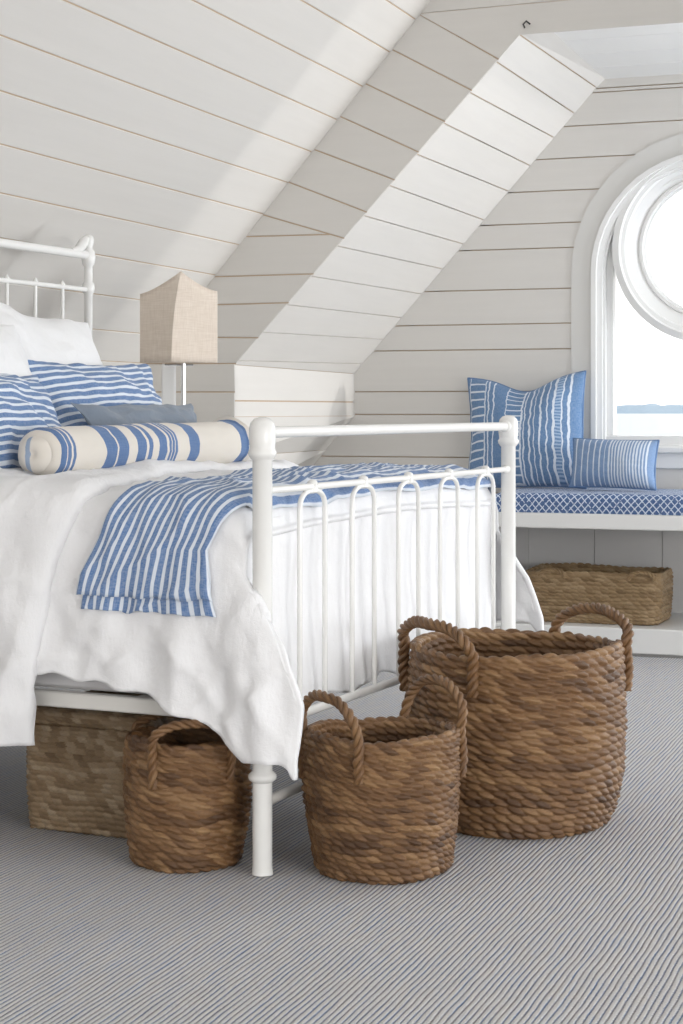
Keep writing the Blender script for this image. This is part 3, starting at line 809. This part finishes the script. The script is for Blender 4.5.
for u in (.3, .75, 1.2):
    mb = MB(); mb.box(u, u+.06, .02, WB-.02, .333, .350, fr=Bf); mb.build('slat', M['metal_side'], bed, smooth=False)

# mattress
V = []; mb = MB(); mb.box(.075, LB-.03, .024, WB-.024, .363, .70, fr=Bf, bev=.012)
mt = mb.build('mattress', M['mattress'], sharp=None, smooth=True); tag(mt, 'pale mattress showing under the hem of the white duvet', 'mattress')

# duvet: a sheet laid over the bed, hanging over the near side, the far side and the foot
VN, VF, RR, ZT = -.012, WB+.012, .075, .808
ARC = PI*RR/2
def lerp(a, b, t): return a+(b-a)*t
def sstep(x, a, b): t = min(1, max(0, (x-a)/(b-a))); return t*t*(3-2*t)
def interp(x, xs, ys):
    return float(np.interp(x, xs, ys))
UF = .045                                   # plane of the foot drop
def foot_drop(u):                           # rounding towards the foot
    if u >= UF+RR: return 0
    c = min(1, (UF+RR-u)/RR); return RR*(1-math.sqrt(max(0, 1-c*c)))
def sheet(a, q):
    """a along the bed, q across: q<0 hangs on the near side, q>WQ on the far side"""
    WQ = VF-VN-2*RR
    far = q > WQ; s = -q if q < 0 else (q-WQ if far else 0)
    if s <= 0:
        v = VN+RR+q; z = ZT-foot_drop(a)+.018*math.sin(PI*min(1, max(0, q/WQ)))
        return Vector((a, v, z))
    if s < ARC:
        t = s/RR; o = RR*math.sin(t); z = ZT-foot_drop(a)*(1-t/(PI/2)*.35)-RR*(1-math.cos(t)); h = 0
    else:
        h = s-ARC; o = RR; z = ZT-foot_drop(a)*.65-RR-h
    hh = max(0, h)
    flare = .07*sstep(hh, .0, .25)+.035*sstep(hh, .2, .5)
    # towards the foot the flap swings round the outside of the post
    w = math.exp(-((a-.03)/.17)**2)
    o += flare*(.35+.55*w)*(1 if not far else .8)
    du = -(interp(hh, [0, .04, .10, .18, .30, .45, .6], [0, .0, .05, .115, .17, .165, .14]))*w
    v = (VN+RR-o) if not far else (VF-RR+o)
    if far: du *= .72
    return Vector((a+du, v, z))
def to_world(p): return B(p.x, p.y, p.z)
def grid_obj(name, P, mat, parent=None, uvs=None, solid=0, disp=None, off=0, sub=0):
    """P[i][j] local bed points; disp(p, n) displaces along the normal"""
    n, m = len(P), len(P[0])
    W = np.array([[tuple(to_world(p)) for p in row] for row in P])
    du = np.gradient(W, axis=0); dv = np.gradient(W, axis=1); N = np.cross(du, dv); N /= np.linalg.norm(N, axis=2, keepdims=True)+1e-9
    if N[:, :, 2].mean() < 0: N = -N
    if disp:
        D = np.array([[disp(P[i][j], i, j) for j in range(m)] for i in range(n)]); W = W+N*(D[..., None]+off)
    idx = np.arange(n*m).reshape(n, m)
    Fc = np.stack([idx[:-1, :-1], idx[1:, :-1], idx[1:, 1:], idx[:-1, 1:]], -1).reshape(-1, 4)
    # orient upward/outward
    a = W[1, 0]-W[0, 0]; 
    if np.cross(W[n//2+1, m//2]-W[n//2, m//2], W[n//2, m//2+1]-W[n//2, m//2])@N[n//2, m//2] < 0: Fc = Fc[:, ::-1]
    o = mesh_obj(name, W.reshape(-1, 3), np.ascontiguousarray(Fc), mat, parent, uvs=uvs)
    if solid: md = o.modifiers.new('thickness', 'SOLIDIFY'); md.thickness = solid; md.offset = -1
    return o
def cloth_disp(p, i=0, j=0, k=1.0):
    # long soft folds falling down the sides, gentle puffs on top
    side = sstep(ZT-p.z, .04, .25)
    w_ = p.x+.35*max(0, .55-p.z)*math.exp(-(p.x/.3)**2)
    f = math.sin(w_*30+4.5*noise.noise(Vector((p.x*2.5, p.z*3.5, 1)))+p.z*3)*.6+noise.noise(Vector((w_*16+p.z*5, p.y*3, p.z*1.4)))+.5*(1-abs(noise.noise(Vector((w_*9-p.z*6, p.y*3, p.z*3+7)))))**4
    e = .0115*side*f*(.35+1.25*sstep(ZT-p.z, .1, .5))
    if p.z < .45: e += .007*noise.noise(Vector((p.x*22, 3, p.z*12)))
    t = (1-side)*(.010*noise.noise(Vector((p.x*5, p.y*4, 2)))+.006*noise.noise(Vector((p.x*12+p.y*4, p.y*7, 4))))
    r = 1-abs(noise.noise(Vector((p.x*7+p.z*6, p.y*6, p.z*5+9))))
    c = .009*r**7+.0025*noise.noise(Vector((p.x*38, p.y*38, p.z*24)))
    return k*(e+t+c)
duvet = thing('duvet', tuple(B(.7, .79, .3)), 'white linen duvet hanging over the side and foot of the iron bed', 'duvet')
AU = np.concatenate([np.linspace(UF-.009, .25, 46), np.linspace(.26, LB-.06, 95)])
WQ = VF-VN-2*RR
def hem(a):          # length hanging on the near side below the rounding
    z = interp(a, [0, .05, .08, .12, .17, .25, .35, .6, 1.4], [.295, .285, .262, .262, .315, .365, .39, .415, .43])
    return (ZT-RR-z)
P = []
for a in AU:
    row = []; L = hem(a)+.006*math.sin(a*60); 
    for j in range(64): row.append(sheet(a, -(ARC+L)*(1-j/63.0)))
    for j in range(1, 60): row.append(sheet(a, WQ*j/60))
    Lf = min(.38, interp(a, [0, .1, .3, 1.4], [.36, .36, .34, .33]))
    for j in range(0, 46): row.append(sheet(a, WQ+(ARC+Lf)*j/45))
    P.append(row)
grid_obj('duvet_cover', P, M['linen'], duvet, solid=.014, disp=lambda p, i, j: cloth_disp(p)*(.25+.75*sstep(i, 0, 14)))
# foot drop inside the footboard
P = []; 
for i in range(64):
    row = []
    for j in range(120):
        q = lerp(-1.0*ARC, WQ+1.0*ARC, j/119); p = sheet(UF+.004, q); h = i/63*(.45+.012*math.sin(q*17)+.02*noise.noise(Vector((q*4, 0, 0))))
        zt = p.z if 0 <= q <= WQ else p.z
        yy = min(max(p.y, .0), WB)
        row.append(Vector((UF+.004-.006*sstep(h, 0, .06)+.012*math.sin(h*9), yy, p.z-h)))
    P.append(row)
def foot_disp(p, i, j):
    e = sstep(i, 0, 9)
    return e*(.010*math.sin(p.y*30+4*noise.noise(Vector((p.y*3, p.z*2, 0))))+.008*noise.noise(Vector((p.y*12, p.z*2.5, 3)))+.002*noise.noise(Vector((p.y*40, p.z*14, 3))))*.8
grid_obj('duvet_foot_drop', P, M['linen'], duvet, solid=.008, disp=foot_disp)
# turned-back upper layer towards the pillows
P = []; na = 90
EN = [(-.60, .548), (-.45, .540), (-.3, .53), (-.2, .51), (-.1, .475), (0, .445), (.12, .46), (.3, .53), (.5, .60), (.9, .66), (1.4, .66), (2.2, .62)]
def edge_u(q): return interp(q, [e[0] for e in EN], [e[1] for e in EN])
QN = []
Lt = ZT-RR-.245+ARC
for j in range(70): QN.append(-Lt*(1-j/69.0))
for j in range(1, 50): QN.append(WQ*j/50)
for j in range(0, 30): QN.append(WQ+(ARC+.25)*j/29)
for i in range(na):
    row = []
    for q in QN:
        e = edge_u(q)+.008*noise.noise(Vector((q*9, 0, 0))); a = lerp(e, LB-.03, (i/(na-1))**1.0)
        row.append(sheet(a, q))
    P.append(row)
def fold_disp(p, i, j):
    t = min(1, i/5.0); lip = .030*math.sqrt(1-(1-t)**2)
    return lip+cloth_disp(p)*1.15+.006*noise.noise(Vector((p.x*6, p.y*6, p.z*5+30)))
grid_obj('duvet_fold', P, M['linen'], duvet, solid=.02, disp=fold_disp)

# throw
throw = thing('striped_throw', tuple(B(.25, .6, .56)), 'blue and white striped throw draped across the foot of the bed', 'blanket')
def throw_grid(name, hang, a0, a1, off, shift, q_far, uvs0=0.0):
    P = []; UV = []; ni, nj = 54, 170; q0 = -(ARC+hang); q1 = q_far
    for i in range(ni):
        row = []; f = i/(ni-1)
        for j in range(nj):
            q = lerp(q0, q1, j/(nj-1)); hh = sstep(-q, -.05, ARC+hang)
            a = lerp(a0, a1, f)+shift*hh*(1+.25*f)
            a += .006*noise.noise(Vector((q*5, f*3, uvs0)))
            # on top the throw narrows a little towards the far side
            p = sheet(a, q+ .008*noise.noise(Vector((f*9, uvs0, 0)))*(j < 4)); row.append(p); UV.append((f, (q-q0)))
        P.append(row)
    def dsp(p, i, j):
        lip = math.sqrt(max(0, 1-(1-min(1, min(i, ni-1-i)/2.0))**2))*.004
        return cloth_disp(p)+off+lip+.0035*abs(noise.noise(Vector((p.x*30, p.y*5+p.z*5, uvs0))))+.002*math.sin(p.x*75+2*noise.noise(Vector((p.x*4, p.y*4, p.z*4))))
    return grid_obj(name, P, M['throw'], throw, uvs=UV, solid=.003, disp=dsp)
throw_grid('throw_under_layer', .178, .060, .318, .007, .090, .3, 3.0)
throw_grid('throw_cloth', .148, .052, .328, .014, .090, WQ+ARC*.9, 0.0)

# pillows on the bed (bed frame directions)
XB = (B(1, 0, 0)-B(0, 0, 0)).normalized(); YBd = (B(0, 1, 0)-B(0, 0, 0)).normalized(); Z = Vector((0, 0, 1))
TOPZ = ZT+.028
def bp(name, u, v, zc, w, h, th, lean, mat, label, yaw=0, roll=0, **k):
    cy_, sy_ = math.cos(math.radians(yaw)), math.sin(math.radians(yaw)); r = YBd*cy_+XB*sy_; back = XB*cy_-YBd*sy_
    up = Z*math.cos(math.radians(lean))+back*math.sin(math.radians(lean))
    cr_, sr_ = math.cos(math.radians(roll)), math.sin(math.radians(roll)); r2 = r*cr_+up*sr_; up2 = up*cr_-r*sr_
    # face normal (right x up) must look to the foot
    return pillow(name, B(u, v, zc), r2, up2, w, h, th, mat, label, 'pillow', floor=TOPZ-.005, **k)
bp('sleeping_pillow', 1.29, 1.06, 1.075, .68, .52, .20, 20, M['cotton'], 'white pillow against the headboard, nearer the lamp', roll=-7, seed=3, wr=.010, chop=.03)
bp('sleeping_pillow', 1.13, .47, 1.04, .66, .50, .18, 24, M['cotton'], 'white pillow against the headboard, at the left edge', roll=-5, seed=4, wr=.010)
bp('striped_pillow', 1.09, 1.11, .98, .66, .36, .16, 24, M['pillow_stripe'], 'blue and white striped pillow behind the slate pillow', seed=5, wr=.020, pinch=.10)
bp('striped_pillow', .975, .36, .955, .66, .36, .18, 32, M['pillow_stripe'], 'blue and white striped pillow behind the left end of the bolster', seed=6, wr=.020, pinch=.11, roll=-3)
bp('slate_pillow', .885, 1.03, .925, .66, .23, .10, 34, M['slate'], 'slate blue plain pillow lying behind the bolster', seed=8, wr=.016, pinch=.16)

# bolster
def bolster():
    R0 = lambda v: .069+.014*(v-.25)/1.02
    root = thing('bolster', tuple(B(.75, .71, .82)), 'cream bolster with blue stripes lying across the bed', 'pillow')
    n, m = 120, 48; V = []; UV = []; Fc = []; v0, v1, R = .25, 1.27, .083
    prof = []
    for i in range(n+1):
        f = i/n; e = min(f, 1-f)*(v1-v0); R = .069+.014*f
        if e < .035: r = R*math.sqrt(max(0, 1-((.035-e)/.035)**2))*.35+R*.65*min(1, .62+.38*e/.035)
        prof.append((lerp(v0, v1, f), r))
    for i, (v, r) in enumerate(prof):
        uu = .755+.004*math.sin(v*5)
        for k in range(m):
            a = 2*PI*k/m; rr = r*(1+.05*noise.noise(Vector((math.cos(a)*1.5, v*5, math.sin(a)*1.5)))+.025*noise.noise(Vector((math.cos(a)*4, v*22, math.sin(a)*4))))
            z = TOPZ+R0(v)*.80+rr*math.sin(a)*.96
            if z < TOPZ-.004: z = TOPZ-.004
            V.append(B(uu-rr*math.cos(a)*1.04, v, z)); UV.append(((v-v0)/(v1-v0), k/m*.5))
    for i in range(n):
        for k in range(m): Fc.append((i*m+k, i*m+(k+1) % m, (i+1)*m+(k+1) % m, (i+1)*m+k))
    mesh_obj('bolster_cover', V, Fc, M['bolster'], root, uvs=UV)
    ecru = cloth('ecru_end', ECRU); endm = banded_mat('bolster_end_cloth', ECRU, [(.36, .46, (.30, .38, .52))], .03, .08)
    for (v, s) in ((v0+.0005, -1), (v1-.0005, 1)):
        V = []; UV = []; Fc = []; rings = [(.66, 0), (.6, .006), (.5, .010), (.40, .012), (.30, .013), (.15, .012), (.03, .006)]
        idxs = []
        for (q, d) in rings:
            for k in range(m):
                a = 2*PI*k/m; rr = R0(v)*q*1.02*(1+.05*noise.noise(Vector((math.cos(a)*3, q*5, math.sin(a)*3))))
                UV.append((.5+.5*math.cos(a)*q, .5+.5*math.sin(a)*q)); V.append(B(.755-rr*math.cos(a), v+s*d*1.3, max(TOPZ-.004, TOPZ+R0(v)*.80+rr*math.sin(a)*.96)))
        for i in range(len(rings)-1):
            for k in range(m): Fc.append((i*m+k, i*m+(k+1) % m, (i+1)*m+(k+1) % m, (i+1)*m+k)); idxs.append(1 if i == 2 else 0)
        Fc.append(tuple((len(rings)-1)*m+k for k in range(m))); idxs.append(0)
        mesh_obj('end_cap', V, Fc, endm, root, uvs=UV)
bolster()

# ------------------------------------------------------------------ nightstand and lamp
LC = RD(-.585, 6.36)
def Lf(x, y, z): a = math.radians(-4.7); return Vector((LC.x+x*math.cos(a)-y*math.sin(a), LC.y+x*math.sin(a)+y*math.cos(a), z))
ns = thing('nightstand', (LC.x, LC.y, 0), 'small white bedside table beyond the pillows, under the lamp', 'nightstand')
mb = MB(); mb.box(-.2, .2, -.2, .2, .66, .685, fr=Lf, bev=.004); mb.build('table_top', M['trim'], ns)
mb = MB(); mb.box(-.18, .18, -.18, .18, .54, .659, fr=Lf, bev=.003); mb.build('apron', M['trim'], ns)
mb = MB(); mb.box(.181, .19, -.15, .15, .555, .645, fr=Lf, bev=.002); dr = mb.build('drawer', M['trim'], ns)
for a in (-.165, .165):
    for b in (-.165, .165): mb = MB(); mb.box(a-.018, a+.018, b-.018, b+.018, 0, .54, fr=Lf, bev=.002); mb.build('leg', M['trim'], ns)
lamp = thing('table_lamp', (LC.x, LC.y, .686), 'table lamp with a square beige linen shade beside the bed', 'lamp')
def Lp(px, z, D): return RD((px-CX)/F*D, D, z)
mb = MB(); base = Lp(178, 0, 6.36)
mb.box(base.x-.075, base.x+.075, base.y-.055, base.y+.055, .686, .70, bev=.003); mb.build('lamp_base', M['trim'], lamp)
s0, s1 = Lp(162, 0, 6.38), Lp(175.5, 0, 6.38)
mb = MB(); fx = (s1-s0); w_ = fx.length; fx.normalize(); fy = Vector((-fx.y, fx.x, 0))
def Cf(x, y, z): return s0+fx*x+fy*y+Vector((0, 0, z))
mb.box(0, w_, -.022, .022, .70, 1.164, fr=Cf, bev=.004); mb.build('lamp_column', M['trim'], lamp)
mb = MB(); r0 = Lp(183.5, 0, 6.36); mb.tube([r0+Z*.70, r0+Z*1.0, r0+Z*1.165], .0085, 14); mb.build('lamp_stem', M['chrome'], lamp)
mb = MB(); cc = Lp(179, 0, 6.36); mb.tube([cc+Z*1.160-fx*.05, cc+Z*1.160+fx*.05], .004, 8); mb.build('shade_fitter', M['chrome'], lamp)
# shade: four cloth faces, near corner pulled up
nc, lc_, rc_ = Lp(171.5, 0, 6.22), Lp(140, 0, 6.30), Lp(217.5, 0, 6.335)
bc = lc_+rc_-nc
mb = MB(); V = []; Fc = []; cor = [nc, rc_, bc, lc_]; lift = [.062, .0, .02, -.012]; NN = 14; HZ = 12
zt0 = 1.418; zb0 = 1.166; top = []
tp = [Lp(181, 0, 6.22), rc_, bc, lc_]
for e in range(4):
    a, b = cor[e], cor[(e+1) % 4]; ta, tb_ = tp[e], tp[(e+1) % 4]
    for i in range(NN):
        f = i/NN; lf = lift[e]*(1-f)**1.6+lift[(e+1) % 4]*f**1.6
        for j in range(HZ+1):
            g = j/HZ; p = a.lerp(b, f).lerp(ta.lerp(tb_, f), g**2); z = zb0+(zt0+lf-zb0)*g
            V.append(Vector((p.x, p.y, z)))
nc_ = 4*NN
for i in range(nc_):
    for j in range(HZ): k = (i+1) % nc_; Fc.append((i*(HZ+1)+j, k*(HZ+1)+j, k*(HZ+1)+j+1, i*(HZ+1)+j+1))
sh = mesh_obj('lamp_shade', V, Fc, M['shade'], lamp, sharp=50)
md = sh.modifiers.new('thickness', 'SOLIDIFY'); md.thickness = .003

# ------------------------------------------------------------------ baskets
def outline_circle(r):
    def f(t, off): a = 2*PI*t; return (r+off)*np.cos(a), (r+off)*np.sin(a)
    return f, 2*PI*r
def outline_rrect(w, d, rc, rot):
    # sampled rounded rectangle by arc length
    pts = []; nrm = []; hw, hd = w/2, d/2
    segs = [((hw-rc), -hd, 0, -1, 'l'),]
    poly = []; N = 40
    for (cx_, cy_, a0) in ((hw-rc, hd-rc, 0), (-hw+rc, hd-rc, PI/2), (-hw+rc, -hd+rc, PI), (hw-rc, -hd+rc, 1.5*PI)):
        for i in range(N+1): a = a0+PI/2*i/N; poly.append((cx_+rc*math.cos(a), cy_+rc*math.sin(a), math.cos(a), math.sin(a)))
    poly.append(poly[0]); A = np.array(poly); L = np.concatenate([[0], np.cumsum(np.hypot(np.diff(A[:, 0]), np.diff(A[:, 1])))]); tot = L[-1]
    c, s = math.cos(rot), math.sin(rot)
    def f(t, off):
        tt = (t % 1.0)*tot; x = np.interp(tt, L, A[:, 0]); y = np.interp(tt, L, A[:, 1]); nx = np.interp(tt, L, A[:, 2]); ny = np.interp(tt, L, A[:, 3])
        x = x+nx*off; y = y+ny*off; return x*c-y*s, x*s+y*c
    return f, tot
def weave_body(name, center, outl, length, prof, rowh, lumpl, amp, mat, parent, seed=0, wob=.004, slant=.42, spr=10, spl=10, irregular=.22, closed_top=False, rimwave=None, jitter=1.0):
    """prof: (offset, z) outline from the bottom centre, up the outside, over the rim, down the inside"""
    r = np.random.default_rng(seed); pr = np.array(prof); seg = np.hypot(np.diff(pr[:, 0]), np.diff(pr[:, 1])); S = np.concatenate([[0], np.cumsum(seg)]); tot = S[-1]
    rows = int(round(tot/rowh)); ns = rows*spr; N = int(round(length/lumpl)); nt = N*spl
    s = np.linspace(0, tot, ns+1); off = np.interp(s, S, pr[:, 0]); z = np.interp(s, S, pr[:, 1])
    do = np.gradient(off, s); dz = np.gradient(z, s); 
    k = np.ones(5)/5; do = np.convolve(np.pad(do, 2, 'edge'), k, 'valid'); dz = np.convolve(np.pad(dz, 2, 'edge'), k, 'valid')
    nn = np.hypot(do, dz)+1e-9; no, nz = dz/nn, -do/nn                   # outward normal in (off, z)
    t = np.arange(nt)/nt
    Sg, Tg = np.meshgrid(s/rowh*(rows/(tot/rowh)), t, indexing='ij')
    # rows wander a little
    ph = r.uniform(0, 6.28, 6)
    Sw = Sg+irregular*(np.sin(2*PI*Tg*3+ph[0]+Sg*.5)+np.sin(2*PI*Tg*7+ph[1]-Sg*.3)*.6)
    row = np.floor(Sw); fr = Sw-row
    rj = r.uniform(0, 1, 400); fj = r.uniform(-.12, .12, (400, N+4))
    ri = np.clip(row.astype(int)+5, 0, 399)
    q = Tg*N+slant*(fr-.5)*2+rj[ri]*jitter
    li = np.floor(q).astype(int) % N; q = q+fj[ri, li]*0; fs = q-np.floor(q)
    hs = r.uniform(.65, 1.15, (400, N+4))[ri, li]
    e_ = np.abs(2*fr-1)**1.7+np.abs(2*fs-1)**2.0
    cl_ = np.power(np.clip(1-e_, 0, 1), .55)
    h = amp*hs*(cl_*(.80+.35*(fs-.5))+.05*np.clip(1-np.abs(2*fr-1), 0, 1))
    tone = np.clip(r.beta(2.0, 2.2, (400, N+4))[ri, li]*.9+.05+.10*r.standard_normal((400,))[ri], 0, 1)
    OFF = off[:, None]+no[:, None]*h; ZZ = z[:, None]+nz[:, None]*h
    OFF = OFF+wob*np.sin(2*PI*Tg*2+ph[2]+ZZ*9)*np.clip(ZZ/.08, 0, 1)+wob*.5*np.sin(2*PI*Tg*5+ph[3]-ZZ*17)
    if rimwave: zt = z.max(); ZZ = ZZ+rimwave*(z[:, None]/zt)**3*(np.sin(2*PI*Tg*2+ph[4])+.5*np.sin(2*PI*Tg*5+ph[5]))
    X, Y = outl(Tg, OFF)
    V = np.stack([X+center[0], Y+center[1], np.maximum(ZZ, .0)+center[2]], -1).reshape(-1, 3)
    I = np.arange((ns+1)*nt).reshape(ns+1, nt); J = np.roll(I, -1, axis=1)
    Fc = np.stack([I[:-1], J[:-1], J[1:], I[1:]], -1).reshape(-1, 4)
    UV = np.stack([Tg*N*.35+row*.37, Sw*.06+0*row], -1).reshape(-1, 2)
    return mesh_obj(name, V, np.ascontiguousarray(Fc), mat, parent, uvs=UV, attrs={'tone': tone.ravel()})
def smooth_path(pts, n=60):
    pts = [Vector(p) for p in pts]; out = []; P = [pts[0]*2-pts[1]]+pts+[pts[-1]*2-pts[-2]]; m = len(pts)-1
    for i in range(m):
        p0, p1, p2, p3 = P[i:i+4]; k = max(2, n//m)
        for j in range(k): t = j/k; out.append(.5*((2*p1)+(-p0+p2)*t+(2*p0-5*p1+4*p2-p3)*t*t+(-p0+3*p1-3*p2+p3)*t*t*t))
    out.append(pts[-1]); return out
def rope(name, path, r, mat, parent, strands=3, pitch=.062, seed=0):
    """twisted handle: strands wound round the path, each lumpy"""
    P = smooth_path(path, 110); L = [0]
    for a, b in zip(P[:-1], P[1:]): L.append(L[-1]+(b-a).length)
    tan = [(P[min(i+1, len(P)-1)]-P[max(i-1, 0)]).normalized() for i in range(len(P))]
    up = Vector((.3, .2, 1)); nr = (up-tan[0]*up.dot(tan[0])).normalized(); V = []; Fc = []; tone = []; UV = []; seg = 10
    frames = []
    for i in range(len(P)): nr = (nr-tan[i]*nr.dot(tan[i])).normalized(); frames.append((nr.copy(), tan[i].cross(nr)))
    for k in range(strands):
        b = len(V)
        for i, p in enumerate(P):
            a = 2*PI*L[i]/pitch+2*PI*k/strands; n_, bi = frames[i]; c = p+(n_*math.cos(a)+bi*math.sin(a))*r*.56
            fl = .5+.5*math.sin(2*PI*(L[i]/pitch*strands*.5+k*.37)); rs = r*(.52+.16*fl+.10*noise.noise(Vector((L[i]*38, k*2.7, seed))))
            for m in range(seg):
                q = 2*PI*m/seg; V.append(c+(n_*math.cos(q)+bi*math.sin(q))*rs*(1+.10*noise.noise(Vector((m*1.1, L[i]*60, k+seed)))))
                tone.append(.5+.45*noise.noise(Vector((k*3.3, L[i]*24, seed)))); UV.append((L[i]*12, m/seg*.12+k*.2))
        for i in range(len(P)-1):
            for m in range(seg): Fc.append((b+i*seg+m, b+i*seg+(m+1) % seg, b+(i+1)*seg+(m+1) % seg, b+(i+1)*seg+m))
        Fc.append(tuple(b+m for m in range(seg))[::-1]); Fc.append(tuple(b+(len(P)-1)*seg+m for m in range(seg)))
    return mesh_obj(name, V, Fc, mat, parent, uvs=UV, attrs={'tone': tone})
def vdir(a):    # angle measured in the viewer's right/away frame -> world direction
    return RD(math.cos(a), math.sin(a)) 
def round_basket(name, right, depth, rb, rm, rt, H, rowh, lump, amp, label, handles, seed, hr=.0105, wall=.016):
    c = RD(right, depth, 0); root = thing(name, (c.x, c.y, 0), label, 'basket')
    R = rm; f, L = outline_circle(R)
    def radius(z): return float(np.interp(z/H, [0, .06, .3, .6, .85, 1], [rb*.93, rb, lerp(rb, rm, .72), rm, lerp(rm, rt, .6), rt]))
    prof = [(-R*.85, .006), (rb*.90-R, .004)]
    for i in range(1, 25): z = H*i/24; prof.append((radius(z)-R, z))
    prof += [(rt-R-wall*.5, H+.006), (rt-R-wall, H)]
    for i in range(23, 0, -1): z = H*i/24; prof.append((radius(z)-R-wall*1.2, z))
    prof += [(rb*.8-R, .012), (-R*.95, .014)]
    weave_body('woven_body', c, f, L, prof, rowh, lump, amp, M['hyacinth'], root, seed=seed, rimwave=.004, wob=.005)
    for (a0, a1, hh, foot, out) in handles:
        a0, a1 = math.radians(a0), math.radians(a1); am = (a0+a1)/2
        def pt(a, z, o): return c+vdir(a)*(radius(min(z, H))+o)+Z*z
        am0, am1 = lerp(a0, a1, .12), lerp(a0, a1, .88)
        path = [pt(a0, H-foot, amp*.5), pt(a0, H-foot*.5, amp+.002), pt(a0, H+.002, amp+.003), pt(lerp(a0, a1, .06), H+hh*.55, amp+.006+out*.5), pt(lerp(a0, a1, .25), H+hh*.92, out),
                pt(am, H+hh, out), pt(lerp(a0, a1, .75), H+hh*.92, out), pt(lerp(a0, a1, .94), H+hh*.55, amp+.006+out*.5), pt(a1, H+.002, amp+.003), pt(a1, H-foot*.4, amp+.002), pt(a1, H-foot*.8, amp*.4)]
        rope('handle', path, hr, M['hyacinth'], root, seed=seed)
    return root
round_basket('round_basket', .089, 3.928, .148, .168, .160, .298, .0150, .0285, .0092, 'small round woven basket with looped handles in front of the footboard', [(182, 252, .092, .10, .002), (2, 72, .098, .10, .002)], 11)
round_basket('round_basket', .425, 4.395, .226, .267, .257, .425, .0190, .037, .0110, 'largest round woven basket with looped handles, beside the footboard', [(180, 243, .070, .11, .004), (0, 63, .074, .11, .004)], 12, hr=.0130)
round_basket('round_basket', -.343, 3.995, .120, .133, .128, .272, .0162, .033, .0090, 'small round woven basket half under the bed by the near post', [(243, 318, .054, .09, .006), (90, 150, .035, .07, -.004)], 13, hr=.0095)

# rectangular chest under the bed
def rect_profile(H, wall, inset_bottom, bulge):
    prof = [(-.09, .006), (-inset_bottom, .004)]
    for i in range(1, 21): f = i/20; prof.append((-inset_bottom*(1-min(1, f*3))+bulge*math.sin(PI*f), H*f))
    return prof
angb = math.radians(-4.7)
cc = B(.548, .313); chest = thing('lidded_basket', (cc.x, cc.y, 0), 'rectangular lidded rush chest standing under the bed', 'basket')
fo, Lo = outline_rrect(.332, .33, .022, angb)
prof = rect_profile(.250, .01, .004, .003)+[(-.012, .254), (-.10, .254)]
weave_body('chest_body', (cc.x, cc.y, 0), fo, Lo, prof, .0125, .026, .0060, M['seagrass'], chest, seed=21, wob=.0015, slant=.15, irregular=.25, spr=7, spl=8)
fo2, Lo2 = outline_rrect(.342, .34, .024, angb)
prof = [(-.15, .258), (-.006, .256), (0, .262), (.001, .275), (-.004, .286), (-.02, .288), (-.08, .289), (-.158, .289)]
weave_body('chest_lid', (cc.x, cc.y, 0), fo2, Lo2, prof, .0130, .026, .0055, M['seagrass'], chest, seed=22, wob=.001, slant=.3, irregular=.1, spr=6, spl=7)

# rectangular basket on the shelf of the window seat
tl, tr = on_y(519, 600, 7.36), on_y(663, 600, 7.36)
bx = thing('storage_basket', ((tl.x+tr.x)/2, 7.54, .113), 'long rectangular woven basket on the shelf under the window seat', 'basket')
fo3, Lo3 = outline_rrect(.575, .36, .07, 0)
H3 = .205
prof = [(-.16, .006), (-.012, .004)]+[(-.010*(1-i/12)**2+.004*math.sin(PI*i/12), H3*i/12) for i in range(1, 13)]+[(-.006, H3+.006), (-.014, H3)]+[(-.016, H3*i/12) for i in range(11, 0, -1)]+[(-.03, .012), (-.165, .012)]
weave_body('woven_body', (bx.location.x, bx.location.y, .114), fo3, Lo3, prof, .0150, .032, .0085, M['pale_weave'], bx, seed=31, wob=.003, slant=.3, spr=7, spl=8, rimwave=.003)
for xc in (-.16, .215):
    path = [Vector((bx.location.x+xc+d, bx.location.y-.184, .114+H3+z)) for d, z in ((-.055, -.02), (-.045, .0), (-.02, .012), (.02, .012), (.045, .0), (.055, -.02))]
    rope('handle', path, .009, M['pale_weave'], bx, seed=int(xc*100))
